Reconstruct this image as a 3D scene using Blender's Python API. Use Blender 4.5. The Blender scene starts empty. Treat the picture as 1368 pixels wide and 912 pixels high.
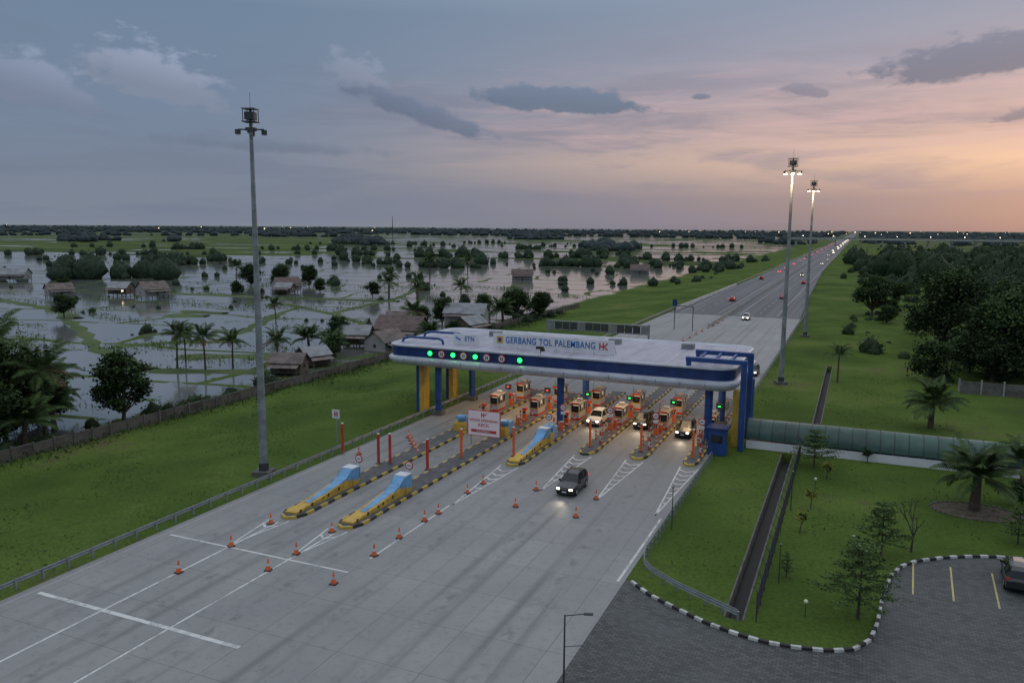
import bpy, math, random
import numpy as np
from mathutils import Vector, Matrix, Euler
random.seed(7); rng=np.random.default_rng(7)
SC=bpy.context.scene
SC.view_settings.view_transform='Standard'
try: SC.view_settings.look='None'
except Exception: pass
SC.view_settings.exposure=0
# World axes: Y runs along the toll road, X across it (metres); z=0 is the plaza level.
# ------------------------------------------------------------------ node helpers
class G:
    def __init__(s,nt): s.nt=nt; s.n=nt.nodes; s.l=nt.links
    def put(s,inp,v):
        if isinstance(v,bpy.types.NodeSocket): s.l.new(v,inp)
        elif v is not None:
            if hasattr(inp.default_value,'__len__') and not isinstance(v,(tuple,list,Vector)): v=(v,)*len(inp.default_value)
            if hasattr(inp.default_value,'__len__') and len(inp.default_value)==4 and len(v)==3: v=(*v,1)
            inp.default_value=v
    def m(s,op,a,b=None,c=None,clamp=False):
        k=s.n.new('ShaderNodeMath'); k.operation=op; k.use_clamp=clamp
        s.put(k.inputs[0],a)
        if b is not None: s.put(k.inputs[1],b)
        if c is not None: s.put(k.inputs[2],c)
        return k.outputs[0]
    def vm(s,op,a,b=None):
        k=s.n.new('ShaderNodeVectorMath'); k.operation=op
        s.put(k.inputs[0],a)
        if b is not None: s.put(k.inputs[1],b)
        return k.outputs['Value'] if op in('DOT_PRODUCT','LENGTH') else k.outputs[0]
    def sep(s,v):
        k=s.n.new('ShaderNodeSeparateXYZ'); s.put(k.inputs[0],v); return k.outputs
    def comb(s,x,y,z):
        k=s.n.new('ShaderNodeCombineXYZ'); s.put(k.inputs[0],x); s.put(k.inputs[1],y); s.put(k.inputs[2],z); return k.outputs[0]
    def mix(s,f,a,b,mode='MIX'):
        k=s.n.new('ShaderNodeMix'); k.data_type='RGBA'; k.blend_type=mode
        s.put(k.inputs[0],f); s.put(k.inputs[6],a); s.put(k.inputs[7],b); return k.outputs[2]
    def sm(s,x,a,b,lo=0.,hi=1.,t='SMOOTHSTEP'):
        k=s.n.new('ShaderNodeMapRange'); k.interpolation_type=t
        s.put(k.inputs[0],x)
        for i,v in zip((1,2,3,4),(a,b,lo,hi)): s.put(k.inputs[i],v)
        return k.outputs[0]
    def noise(s,vec,scale,detail=4,rough=.55,dist=0.):
        k=s.n.new('ShaderNodeTexNoise'); s.put(k.inputs['Vector'],vec); k.inputs['Scale'].default_value=scale
        k.inputs['Detail'].default_value=detail; k.inputs['Roughness'].default_value=rough; k.inputs['Distortion'].default_value=dist
        return k.outputs['Fac']
    def ramp(s,f,stops):
        k=s.n.new('ShaderNodeValToRGB'); s.put(k.inputs[0],f); e=k.color_ramp.elements
        while len(e)<len(stops): e.new(.5)
        for el,(p,c) in zip(e,stops): el.position=p; el.color=(*c,1)
        return k.outputs[0]
    def pos(s): return s.n.new('ShaderNodeNewGeometry').outputs['Position']
    def bump(s,h,strength,dist=.05):
        k=s.n.new('ShaderNodeBump'); s.put(k.inputs['Height'],h); k.inputs['Strength'].default_value=strength; k.inputs['Distance'].default_value=dist
        return k.outputs[0]
def newmat(name):
    m=bpy.data.materials.new(name); m.use_nodes=True
    return m,G(m.node_tree),m.node_tree.nodes['Principled BSDF']
def srgb(r,g,b):
    f=lambda c:(c/255/12.92) if c/255<=.04045 else ((c/255+.055)/1.055)**2.4
    return (f(r),f(g),f(b))
def M(name,c,rough=.6,var=.18,scale=1.2,metal=0.,bump=0.,spec=None,dirt=0.):
    m,g,b=newmat(name); p=g.pos()
    n=g.noise(p,scale,3,.6)
    c1=tuple(x*(1-var) for x in c); c2=tuple(min(1,x*(1+var)) for x in c)
    col=g.mix(g.sm(n,.3,.7),c1,c2)
    if dirt>0:
        n2=g.noise(p,.35,4,.7); col=g.mix(g.m('MULTIPLY',g.sm(n2,.45,.75),dirt),col,(.09,.08,.065))
    g.put(b.inputs['Base Color'],col); b.inputs['Roughness'].default_value=rough; b.inputs['Metallic'].default_value=metal
    if bump: g.put(b.inputs['Normal'],g.bump(g.noise(p,scale*6,2),bump,.03))
    return m
def EM(name,c,st):
    m,g,b=newmat(name); b.inputs['Base Color'].default_value=(*c,1)
    b.inputs['Emission Color'].default_value=(*c,1); b.inputs['Emission Strength'].default_value=st; m.cycles.emission_sampling='NONE'; return m
def stripes(name,c1,c2,period,axis=1,rough=.6):
    m,g,b=newmat(name); p=g.pos(); q=g.sep(p)
    f=g.m('GREATER_THAN',g.m('FRACT',g.m('DIVIDE',q[axis],period)),.5)
    n=g.noise(p,2.5,4); col=g.mix(f,c1,c2); col=g.mix(g.sm(n,.45,.8,0,.55),col,(.12,.11,.1))
    g.put(b.inputs['Base Color'],col); b.inputs['Roughness'].default_value=rough; return m

# ------------------------------------------------------------------ materials
MAT={}
MAT['white']=M('white_paint',(.62,.63,.65),.45,.06,.6,dirt=.25)
MAT['rim']=M('canopy_white_metal',(.5,.52,.57),.28,.09,.5,metal=.1,dirt=.35)
MAT['blue']=M('blue_paint',(.014,.055,.2),.4,.2,.8)
MAT['signblue']=M('lettering_blue',(.02,.12,.36),.4,.05,.8)
MAT['navy']=M('navy_band',(.012,.035,.13),.35,.25,.8)
MAT['lblue']=M('light_blue_paint',(.13,.32,.54),.5,.15,1.5,dirt=.5)
MAT['yellow']=M('yellow_paint',(.52,.32,.04),.5,.15,1.2,dirt=.5)
MAT['orange']=M('orange_plastic',(.66,.12,.025),.5,.15,3)
MAT['red']=M('red_paint',(.45,.035,.02),.5,.15,2)
MAT['black']=M('black_rubber',(.018,.018,.018),.7)
MAT['steel']=M('galvanised_steel',(.27,.29,.3),.45,.15,2,metal=.4)
MAT['polem']=M('mast_steel',(.2,.22,.23),.5,.25,.8,metal=.2)
MAT['dsteel']=M('dark_steel',(.05,.055,.06),.5,.2,2,metal=.3)
MAT['conc']=M('cast_concrete',(.27,.265,.25),.85,.2,1.5,bump=.3,dirt=.5)
MAT['dconc']=M('stained_concrete',(.11,.105,.095),.9,.35,.9,bump=.4,dirt=.5)
MAT['isl']=M('island_asphalt',(.085,.085,.088),.85,.25,1.5,bump=.3)
MAT['glass']=M('dark_glass',(.015,.018,.02),.08,.1)
MAT['soffit']=M('soffit_panel',(.5,.5,.5),.6,.06)
MAT['boothw']=M('booth_panel',(.4,.4,.4),.5,.1,2,dirt=.3)
MAT['boothr']=M('booth_roof',(.2,.17,.16),.5,.2,2,dirt=.3)
MAT['wood']=M('weathered_wood',(.1,.08,.062),.85,.4,1.5)
MAT['rust']=M('rusty_tin',(.13,.1,.088),.7,.4,.7)
MAT['tin']=M('grey_tin',(.2,.21,.22),.5,.25,.5,dirt=.5)
MAT['terra']=M('terracotta_tiles',(.115,.08,.072),.8,.3,.8)
MAT['plaster']=M('plaster_wall',(.3,.29,.28),.85,.2,.7,dirt=.5)
MAT['pink']=M('signboard_face',(.82,.68,.7),.5,.03,.5)
MAT['brown_wall']=M('weathered_wall',(.1,.088,.075),.9,.5,.35,bump=.5,dirt=.7)
MAT['bark']=M('bark',(.065,.05,.037),.9,.35,3,bump=.5)
MAT['greenroof']=M('green_polycarbonate',(.035,.08,.062),.4,.35,.4)
MAT['soil']=M('bare_soil',(.085,.065,.045),.95,.3,1.5,bump=.5)
MAT['yb']=stripes('yellow_black_kerb',(.46,.33,.05),(.025,.025,.025),2.0,1)
MAT['lamp']=EM('lamp_warm',(1,.78,.5),6.)
MAT['lampw']=EM('lamp_white',(1,.9,.75),14.)
MAT['head']=EM('headlight_on',(1,.86,.62),10.)
MAT['tail']=EM('tail_light',(1,.04,.02),3.)
MAT['green']=EM('signal_green',(.01,1,.1),5.5)
MAT['booth_in']=EM('booth_interior',(1,.78,.5),.45)
MAT['globe']=M('globe_lamp_glass',(.6,.6,.45),.3)
MAT['house_light']=EM('house_light',(1,.75,.45),3.)
def carpaint(name,c):
    m,g,b=newmat(name); b.inputs['Base Color'].default_value=(*c,1); b.inputs['Roughness'].default_value=.3
    b.inputs['Coat Weight'].default_value=.4; return m
MAT['cblack']=carpaint('car_black',(.006,.007,.008)); MAT['cwhite']=carpaint('car_white',(.6,.6,.6))
MAT['cred']=carpaint('car_red',(.3,.015,.015)); MAT['cgrey']=carpaint('car_dark_grey',(.015,.017,.02))
def leafmat(name,c,var=.35):
    m,g,b=newmat(name); p=g.pos(); n=g.noise(p,.9,2)
    g.put(b.inputs['Base Color'],g.mix(g.sm(n,.35,.65),tuple(x*(1-var) for x in c),tuple(x*(1+var) for x in c)))
    b.inputs['Roughness'].default_value=.7; b.inputs['Specular IOR Level'].default_value=.15
    return m
MAT['leaf_d']=leafmat('leaf_dark',(.02,.037,.014)); MAT['leaf_m']=leafmat('leaf_mid',(.036,.062,.02)); MAT['leaf_l']=leafmat('leaf_light',(.06,.1,.028))
MAT['lawn_leaf']=leafmat('lawn_tree_leaf',(.085,.145,.04))
MAT['palm']=leafmat('palm_leaf',(.05,.08,.026)); MAT['palmdry']=leafmat('palm_dry',(.12,.09,.04)); MAT['leaf_y']=leafmat('leaf_yellow',(.2,.2,.035))
MAT['far_d']=leafmat('hazed_distant_foliage_dark',(.028,.046,.026)); MAT['far_m']=leafmat('hazed_distant_foliage',(.04,.06,.034))  # bluer, paler greens than the near leaves: distance haze put into the colour
MAT['hor']=leafmat('hazed_horizon_foliage',(.028,.042,.044),.3)  # blue-grey tint imitates air haze in the leaf colour
MAT['weed']=leafmat('weeds',(.07,.105,.026)); MAT['drygrass']=leafmat('dry_grass',(.13,.125,.055))

def m_concrete():
    m,g,b=newmat('plaza_concrete'); p=g.pos(); q=g.sep(p)
    br=g.n.new('ShaderNodeTexBrick'); br.offset=0; br.squash=1
    g.put(br.inputs['Vector'],g.vm('ADD',p,(43.9,0,0)))
    br.inputs['Color1'].default_value=(0,0,0,1); br.inputs['Color2'].default_value=(1,1,1,1)
    br.inputs['Scale'].default_value=1; br.inputs['Brick Width'].default_value=5.66; br.inputs['Row Height'].default_value=5.2; br.inputs['Mortar Size'].default_value=.028
    br.inputs['Mortar Smooth'].default_value=.3
    big=g.noise(p,.07,4,.6); fine=g.noise(p,1.6,5,.7); grit=g.noise(p,14,2,.6)
    st=g.noise(g.vm('MULTIPLY',p,(1.1,.035,1)),1.,3,.6)
    col=g.mix(g.sm(big,.3,.7),(.2,.2,.197),(.3,.296,.287))
    col=g.mix(g.m('MULTIPLY',g.sep(br.outputs['Color'])[0],.24),col,(.16,.162,.165))
    col=g.mix(g.sm(fine,.48,.82,0,.6),col,(.12,.12,.12))
    lane=g.m('FRACT',g.m('DIVIDE',g.m('ADD',q[0],43.9),5.66)); 
    w=g.m('ABSOLUTE',g.m('SUBTRACT',g.m('ABSOLUTE',g.m('SUBTRACT',lane,.5)),.15))
    tr=g.m('MULTIPLY',g.sm(w,.12,.0),g.sm(st,.35,.7)); col=g.mix(g.m('MULTIPLY',tr,.6),col,(.085,.085,.087))
    oil=g.m('MULTIPLY',g.sm(g.m('ABSOLUTE',g.m('SUBTRACT',lane,.5)),.12,.0),g.sm(g.noise(p,.6,4,.7),.48,.68)); col=g.mix(g.m('MULTIPLY',oil,.6),col,(.06,.06,.06))
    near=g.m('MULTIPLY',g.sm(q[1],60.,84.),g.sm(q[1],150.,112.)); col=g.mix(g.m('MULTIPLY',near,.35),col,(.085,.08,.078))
    crk=g.sm(g.m('ABSOLUTE',g.m('SUBTRACT',g.noise(p,.22,5,.6,.6),.5)),.004,.0); col=g.mix(g.m('MULTIPLY',crk,.4),col,(.08,.08,.08))
    col=g.mix(g.m('MULTIPLY',br.outputs['Fac'],.7),col,(.075,.075,.075)); col=g.mix(g.sm(grit,.3,.8,0,.12),col,(.4,.4,.4))
    g.put(b.inputs['Base Color'],col); g.put(b.inputs['Roughness'],g.sm(big,.3,.7,.55,.8))
    return m
def m_asphalt():
    m,g,b=newmat('highway_asphalt'); p=g.pos()
    st=g.noise(g.vm('MULTIPLY',p,(.8,.01,1)),1.,3,.6); n=g.noise(p,.9,4,.7)
    col=g.mix(g.sm(st,.35,.65),(.07,.07,.075),(.12,.12,.125)); col=g.mix(g.sm(n,.4,.8,0,.4),col,(.06,.06,.06))
    g.put(b.inputs['Base Color'],col); b.inputs['Roughness'].default_value=.7; return m
def m_pavers():
    m,g,b=newmat('block_paving'); p=g.pos()
    br=g.n.new('ShaderNodeTexBrick'); g.put(br.inputs['Vector'],p)
    br.inputs['Color1'].default_value=(.036,.041,.042,1); br.inputs['Color2'].default_value=(.095,.1,.1,1); br.inputs['Mortar'].default_value=(.014,.016,.012,1)
    br.inputs['Scale'].default_value=1; br.inputs['Brick Width'].default_value=.42; br.inputs['Row Height'].default_value=.22; br.inputs['Mortar Size'].default_value=.022
    n=g.noise(p,.12,5,.65); f2=g.noise(p,1.3,4,.7)
    col=g.mix(g.sm(n,.35,.7,0,.55),br.outputs['Color'],(.09,.098,.098)); col=g.mix(g.sm(f2,.5,.8,0,.65),col,(.028,.034,.026))
    g.put(b.inputs['Base Color'],col); b.inputs['Roughness'].default_value=.65
    return m
def m_paint(name='road_marking_white',c=(.6,.6,.58)):
    m,g,b=newmat(name); p=g.pos(); n=g.noise(p,2.2,5,.75); n2=g.noise(p,.35,3)
    f=g.sm(g.m('ADD',g.m('MULTIPLY',n,.6),g.m('MULTIPLY',n2,.4)),.45,.62,0,.8)
    g.put(b.inputs['Base Color'],g.mix(f,c,(.24,.24,.235))); b.inputs['Roughness'].default_value=.6; return m
MAT['plaza']=m_concrete(); MAT['asphalt']=m_asphalt(); MAT['pavers']=m_pavers(); MAT['mark']=m_paint(); MAT['marky']=m_paint('road_marking_yellow',(.5,.42,.12)); MAT['markd']=m_paint('worn_marking',(.36,.36,.36))
def m_roof():
    m,g,b=newmat('canopy_roof_sheet'); p=g.pos(); q=g.sep(p)
    rib=g.sm(g.m('ABSOLUTE',g.m('SUBTRACT',g.m('FRACT',g.m('DIVIDE',q[0],.9)),.5)),.44,.5)
    n=g.noise(g.vm('MULTIPLY',p,(.5,.08,1)),1.3,4,.7)
    col=g.mix(g.sm(n,.35,.75),(.4,.39,.45),(.27,.26,.31)); col=g.mix(g.m('MULTIPLY',rib,.35),col,(.12,.12,.14))
    g.put(b.inputs['Base Color'],col); b.inputs['Roughness'].default_value=.55
    return m
MAT['roof']=m_roof()
def grass_nodes(g,p):
    a=g.noise(p,.05,5,.68); c=g.noise(p,.4,4,.7); d=g.noise(p,3.2,3,.75)
    col=g.ramp(a,[(.32,(.048,.082,.018)),(.48,(.082,.132,.025)),(.58,(.115,.168,.036)),(.7,(.14,.165,.046))])
    col=g.mix(g.sm(c,.42,.72,0,.6),col,(.04,.066,.016)); col=g.mix(g.sm(c,.42,.25,0,.4),col,(.15,.18,.055))
    col=g.mix(g.sm(d,.35,.72,0,.55),col,(.036,.06,.015))
    col=g.mix(g.m('MULTIPLY',g.sm(a,.56,.7),g.sm(c,.4,.6,0,.7)),col,(.135,.115,.058))
    return col,c,d
def m_ground():
    m,g,b=newmat('grassland_and_flooded_fields'); p=g.pos(); q=g.sep(p)
    col,c,d=grass_nodes(g,p)
    dist=g.m('MULTIPLY',g.m('SUBTRACT',g.noise(p,.012,2),.5),46.)
    rx=g.m('ADD',g.m('MULTIPLY',q[0],.97),g.m('MULTIPLY',q[1],.24)); ry=g.m('ADD',g.m('MULTIPLY',q[0],-.24),g.m('MULTIPLY',q[1],.97))
    bv=g.comb(g.m('ADD',rx,dist),g.m('SUBTRACT',ry,dist),0)
    br=g.n.new('ShaderNodeTexBrick'); br.offset=.37; g.put(br.inputs['Vector'],bv)
    br.inputs['Color1'].default_value=(0,0,0,1); br.inputs['Color2'].default_value=(1,1,1,1); br.inputs['Mortar'].default_value=(.5,.5,.5,1)
    br.inputs['Scale'].default_value=1; br.inputs['Brick Width'].default_value=58; br.inputs['Row Height'].default_value=32; br.inputs['Mortar Size'].default_value=1.1; br.inputs['Mortar Smooth'].default_value=.2
    cell=g.sep(br.outputs['Color'])[0]
    lg=g.noise(p,.0035,3,.6)
    far=g.sm(q[1],420.,640.); left=g.sm(g.m('ADD',q[0],g.m('MULTIPLY',q[1],.55)),-130.,-230.)
    score=g.m('ADD',g.m('MULTIPLY',cell,.45),g.m('MULTIPLY',lg,.9))
    score=g.m('SUBTRACT',score,g.m('MULTIPLY',far,.34)); score=g.m('SUBTRACT',score,g.m('MULTIPLY',g.m('MULTIPLY',left,g.sm(q[1],200.,290.)),.22)); score=g.m('ADD',score,.24)
    score=g.m('SUBTRACT',score,g.m('MULTIPLY',g.sm(q[0],40.,60.),2.))
    wet=g.sm(score,.52,.56)
    sp=g.noise(p,.13,5,.68); spk=g.sm(sp,.6,.64)
    bw=g.m('MULTIPLY',br.outputs['Fac'],g.sm(sp,.36,.42))
    zone=g.sm(g.m('ADD',q[0],g.m('MULTIPLY',g.m('SUBTRACT',sp,.5),18.)),-93.,-96.)
    water=g.m('MULTIPLY',g.m('MULTIPLY',wet,g.m('SUBTRACT',1.,bw)),g.m('MULTIPLY',g.m('SUBTRACT',1.,spk),zone))
    fld=g.ramp(g.m('ADD',g.m('MULTIPLY',cell,.5),g.m('MULTIPLY',g.noise(p,.02,4,.7),.5)),[(.25,(.05,.075,.025)),(.5,(.085,.12,.035)),(.7,(.12,.15,.05)),(.85,(.13,.125,.06))])
    fld=g.mix(g.sm(c,.4,.7,0,.5),fld,(.035,.055,.02))
    col=g.mix(g.sm(q[0],-90.,-95.),col,fld)
    col=g.mix(g.m('MULTIPLY',g.sm(q[0],14.,40.),.5),col,(.085,.09,.04))
    R=g.vm('LENGTH',p); col=g.mix(g.sm(R,700.,4000.,0,.6),col,(.095,.115,.1))  # ground blends to pale grey-green with distance: haze painted into the base colour
    g.put(b.inputs['Base Color'],col); b.inputs['Roughness'].default_value=.95; b.inputs['Specular IOR Level'].default_value=.05
    g.put(b.inputs['Normal'],g.bump(g.m('ADD',d,c),.7,.25))
    w=g.n.new('ShaderNodeBsdfPrincipled'); w.inputs['Roughness'].default_value=.09; w.inputs['IOR'].default_value=1.6
    g.put(w.inputs['Base Color'],g.mix(lg,(.1,.108,.11),(.16,.165,.155)))
    mx=g.n.new('ShaderNodeMixShader'); g.put(mx.inputs[0],water); g.l.new(b.outputs[0],mx.inputs[1]); g.l.new(w.outputs[0],mx.inputs[2])
    g.l.new(mx.outputs[0],g.n['Material Output'].inputs[0]); return m
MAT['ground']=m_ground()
def m_bund():
    m,g,b=newmat('bund_grass'); p=g.pos(); col,c,d=grass_nodes(g,p)
    g.put(b.inputs['Base Color'],g.mix(.25,col,(.03,.05,.015))); b.inputs['Roughness'].default_value=.9; g.put(b.inputs['Normal'],g.bump(d,.8,.3)); return m
MAT['bund']=m_bund()

# ------------------------------------------------------------------ mesh builder
def link(o): SC.collection.objects.link(o); return o
class B:
    def __init__(s,name): s.name=name; s.parts={}
    def add(s,part,V,F,mat,smooth=False):
        P=s.parts.setdefault(part,dict(v=[],f=[],m=[],s=[],mats=[]))
        if mat not in P['mats']: P['mats'].append(mat)
        mi=P['mats'].index(mat); o=len(P['v']); P['v']+= [tuple(v) for v in V]
        for f in F: P['f'].append([i+o for i in f]); P['m'].append(mi); P['s'].append(smooth)
    def box(s,part,mat,c,size,rz=0,rx=0,ry=0,top=1.):
        x,y,z=[k/2 for k in size]; R=Euler((rx,ry,rz)).to_matrix(); c=Vector(c)
        V=[c+R@Vector((a*x*(top if k>0 else 1),b_*y*(top if k>0 else 1),k*z)) for k in(-1,1) for a,b_ in((-1,-1),(1,-1),(1,1),(-1,1))]
        s.add(part,V,[(3,2,1,0),(4,5,6,7),(0,1,5,4),(1,2,6,5),(2,3,7,6),(3,0,4,7)],mat)
    def cyl(s,part,mat,p0,p1,r0,r1=None,n=12,smooth=True):
        r1=r0 if r1 is None else r1; p0=Vector(p0); p1=Vector(p1); d=(p1-p0).normalized()
        a=d.orthogonal().normalized(); b_=d.cross(a); V=[]
        for p,r in((p0,r0),(p1,r1)):
            for i in range(n):
                t=2*math.pi*i/n; V.append(p+a*(r*math.cos(t))+b_*(r*math.sin(t)))
        s.add(part,V,[(i,(i+1)%n,n+(i+1)%n,n+i) for i in range(n)],mat,smooth)
        s.add(part,V,[tuple(range(n))[::-1],tuple(range(n,2*n))],mat)
    def tube(s,part,mat,pts,rs,n=8):
        for i in range(len(pts)-1): s.cyl(part,mat,pts[i],pts[i+1],rs[i],rs[i+1],n)
    def sph(s,part,mat,c,r,sc=(1,1,1),n=10):
        c=Vector(c); V=[];F=[]
        for i in range(n+1):
            for j in range(n*2):
                a=math.pi*i/n; t=math.pi*j/n
                V.append(c+Vector((r*sc[0]*math.sin(a)*math.cos(t),r*sc[1]*math.sin(a)*math.sin(t),r*sc[2]*math.cos(a))))
        for i in range(n):
            for j in range(2*n):
                k=(j+1)%(2*n); F.append((i*2*n+j,(i+1)*2*n+j,(i+1)*2*n+k,i*2*n+k))
        s.add(part,V,F,mat,True)
    def prism(s,part,mat,poly,vec,capmat=None):
        vec=Vector(vec); n=len(poly); V=[Vector(p) for p in poly]+[Vector(p)+vec for p in poly]
        s.add(part,V,[(i,(i+1)%n,n+(i+1)%n,n+i) for i in range(n)],mat)
        s.add(part,V,[tuple(range(n))[::-1],tuple(range(n,2*n))],capmat or mat)
    def _mesh(s,name,P):
        me=bpy.data.meshes.new(name); me.from_pydata(P['v'],[],P['f'])
        for k in P['mats']: me.materials.append(MAT[k])
        me.polygons.foreach_set('material_index',P['m']); me.polygons.foreach_set('use_smooth',P['s']); me.update(); return me
    def build(s,loc=(0,0,0),rz=0,join=True,scale=1):
        if join:
            A=dict(v=[],f=[],m=[],s=[],mats=[])
            for P in s.parts.values():
                o=len(A['v']); A['v']+=P['v']
                for k in P['mats']:
                    if k not in A['mats']: A['mats'].append(k)
                for f,mi,sm in zip(P['f'],P['m'],P['s']):
                    A['f'].append([i+o for i in f]); A['m'].append(A['mats'].index(P['mats'][mi])); A['s'].append(sm)
            o=link(bpy.data.objects.new(s.name,s._mesh(s.name,A)))
        else:
            o=link(bpy.data.objects.new(s.name,None))
            for k,P in s.parts.items():
                c=link(bpy.data.objects.new(k,s._mesh(k,P))); c.parent=o
        o.location=loc; o.rotation_euler=(0,0,rz); o.scale=(scale,)*3; return o
def dup(o,loc,rz=0,scale=1,name=None):
    c=link(bpy.data.objects.new(name or o.name.split('.')[0],o.data)); c.location=loc; c.rotation_euler=(0,0,rz)
    c.scale=(scale,)*3 if not hasattr(scale,'__len__') else scale; return c
def text(parent,name,body,loc,size,mat,rx=math.pi/2,rz=0,align='CENTER',ext=.02,sx=1.):
    cu=bpy.data.curves.new(name,'FONT'); cu.body=body; cu.size=size; cu.align_x=align; cu.align_y='CENTER'; cu.extrude=ext; cu.offset=size*.012; cu.space_character=1.12
    o=link(bpy.data.objects.new(name,cu)); cu.materials.append(MAT[mat]); o.location=loc; o.rotation_euler=(rx,0,rz); o.scale=(sx,1,1); o.parent=parent; return o
def sheet(name,poly,z,mat,add=None):
    b=B(name); b.add('s',[(x,y,z) for x,y in poly],[tuple(range(len(poly)))],mat); return b.build()

# ------------------------------------------------------------------ ground
def sst(x,a,b): t=np.clip((x-a)/(b-a),0,1); return t*t*(3-2*t)
xs=np.unique(np.round(np.concatenate([[-12000,-8000,-5000,-3000,-2000,-1400,-1000,-700,-500],np.arange(-400,-100,20),np.arange(-100,-50,2),[-50,-30,-14,-10,-6.62,-6.6,-5.4,-5.38,-4.22,-4.2,-3.2,-3.18],np.arange(-1,30,4),np.arange(30,120,12),[150,250,400,700,1200,2500,5000,9000]]),3))
ys=np.unique(np.round(np.concatenate([[-3000,-800,-200,-50,0],np.arange(10,50,4),[50.28,50.3,92.,92.02,97.,97.02,156.,156.02],np.arange(50,260,3),np.arange(260,600,30),[700,900,1200,1700,2500,4000,6500,10000,16000]]),3))
X,Y=np.meshgrid(xs,ys)
Z=-2.2*sst(-X,57,84)+(rng.random(X.shape)-.5)*.16*(X<-56)*(X>-90)+.18*np.sin(X*.21+Y*.13)*np.sin(Y*.09-X*.05)*(X<-56)*(X>-88)
Z-=0.6*sst(X,20,120)
Z=np.where((X>=-6.6)&(X<=-5.4)&(Y>=50.3)&(Y<=92),-1.2,Z); Z=np.where((X>=-4.2)&(X<=-3.2)&(Y>=97.02)&(Y<=156),-1.1,Z)
V=np.stack([X.ravel(),Y.ravel(),Z.ravel()],1); nx=len(xs); ny=len(ys)
F=[(j*nx+i,j*nx+i+1,(j+1)*nx+i+1,(j+1)*nx+i) for j in range(ny-1) for i in range(nx-1)]
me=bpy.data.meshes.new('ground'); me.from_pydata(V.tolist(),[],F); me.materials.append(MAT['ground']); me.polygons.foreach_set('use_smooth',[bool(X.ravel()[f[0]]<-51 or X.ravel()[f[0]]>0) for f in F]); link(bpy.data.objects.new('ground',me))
def gz(x): return float(-2.2*sst(np.array(-x),57,84)-0.6*sst(np.array(x),20,120))

# ------------------------------------------------------------------ paved surfaces
sheet('toll_plaza_pavement',[(-51.2,-40),(-13.9,-40),(-13.9,235),(-51.2,235)],.03,'plaza')
sheet('highway_road',[(-51.2,235),(-13.9,235),(-16.5,320),(-19.5,500),(-20,9000),(-48,9000),(-48,500),(-49.5,320)],.03,'asphalt')
kerbpts=[(-13.4,52.7),(-11.7,51.2),(-9.8,50.1),(-7.6,48.9),(-5.5,48.2),(-3.8,47.9),(-2.1,48.0),(-.2,48.4),(1.2,49.2),(2.1,50.8),(2.55,53.2),(2.8,56),(3.1,58.7),(3.6,61.5),(4.4,63.7),(5.5,65.2),(7.5,66.8),(9.4,67.9),(11.1,68.6),(13.1,69.0),(30,69.4),(60,69.6)]
sheet('parking_block_paving',[(-13.9,-40)]+[(60,-40)]+[(60,69.6)]+kerbpts[::-1][1:]+[(-13.9,53.0)],.022,'pavers')
def resample(pts,step):
    P=[Vector((*p,0)) if len(p)==2 else Vector(p) for p in pts]; out=[P[0]]; need=step
    for a,b_ in zip(P,P[1:]):
        L=(b_-a).length; d=(b_-a)/L; pos_=0
        while L-pos_>=need: pos_+=need; out.append(a+d*pos_); need=step
        need-=L-pos_
    return out
def kerb(name,pts,step,w,h,mats,z0=0.):
    b=B(name); R=resample(pts,step)
    for i,(a,c) in enumerate(zip(R,R[1:])):
        d=c-a; b.box('k',mats[i%len(mats)],(a+c)/2+Vector((0,0,z0+h/2)),(d.length-.012,w,h),rz=math.atan2(d.y,d.x))
    return b.build()
MAT['kw']=M('kerb_white',(.5,.5,.47),.7,.2,2,dirt=.5); MAT['kb']=M('kerb_black',(.02,.02,.02),.7)
kerb('striped_kerb',kerbpts,.62,.22,.2,['kw','kb'])
kerb('striped_kerb',[(16.,52),(13.2,52.3),(12,51),(11.5,48),(11.4,44)],.62,.22,.2,['kw','kb'])
mk=B('lane_markings'); ZM=.036
def line(x0,y0,x1,y1,w=.16,mat='mark',z=ZM,bb=None):
    a=Vector((x0,y0,0)); c=Vector((x1,y1,0)); d=(c-a).normalized(); n=Vector((-d.y,d.x,0))*w/2
    (bb or mk).add('m',[(p.x,p.y,z) for p in(a-n,c-n,c+n,a+n)],[(0,1,2,3)],mat)
line(-43.9,-20,-43.9,51.7,.17); line(-38.1,-20,-38.1,51.7,.17); line(-32.6,48.5,-32.6,61.4,.15)
line(-50,34.4,-32.5,34.4,.34,z=ZM+.004); line(-50,45.8,-32.7,45.8,.2,z=ZM+.004)
line(-14.35,52.5,-14.35,66,.2); line(-50.5,-20,-50.5,230,.13,'markd')
for (cx,s0,s1,hw) in [(-44.1,46.3,52.2,.95),(-38.2,46.3,52.2,.95),(-32.4,61.6,74.4,1.0),(-26.6,68.6,81.4,.95),(-20.9,68.3,82,.95),(-15,66.6,82,.95)]:
    line(cx,s0,cx-hw,s1,.15,z=ZM+.008); line(cx,s0,cx+hw,s1,.15,z=ZM+.008)
    n=int((s1-s0)/1.5)
    for i in range(2,n):
        y=s0+(i+.3)*(s1-s0)/n; h=hw*(y-s0)/(s1-s0)-.1
        line(cx-h,y+.0,cx,y-.9*min(1,h),.22,z=ZM+.012); line(cx+h,y,cx,y-.9*min(1,h),.22,z=ZM+.016)
for x in(-48.3,-37.2,-31.2,-20.6): line(x,240,x*.985,2500,.18,'markd')
for x in (-43,-26):
    for i in range(70): line(x,245+i*12,x,250+i*12,.16,'markd')
mk.build()
pm=B('parking_markings')
for x in(4.9,7.4,10.1): line(x+.35,65.2,x,59,.12,'marky',.028,pm)
pm.build()

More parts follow.
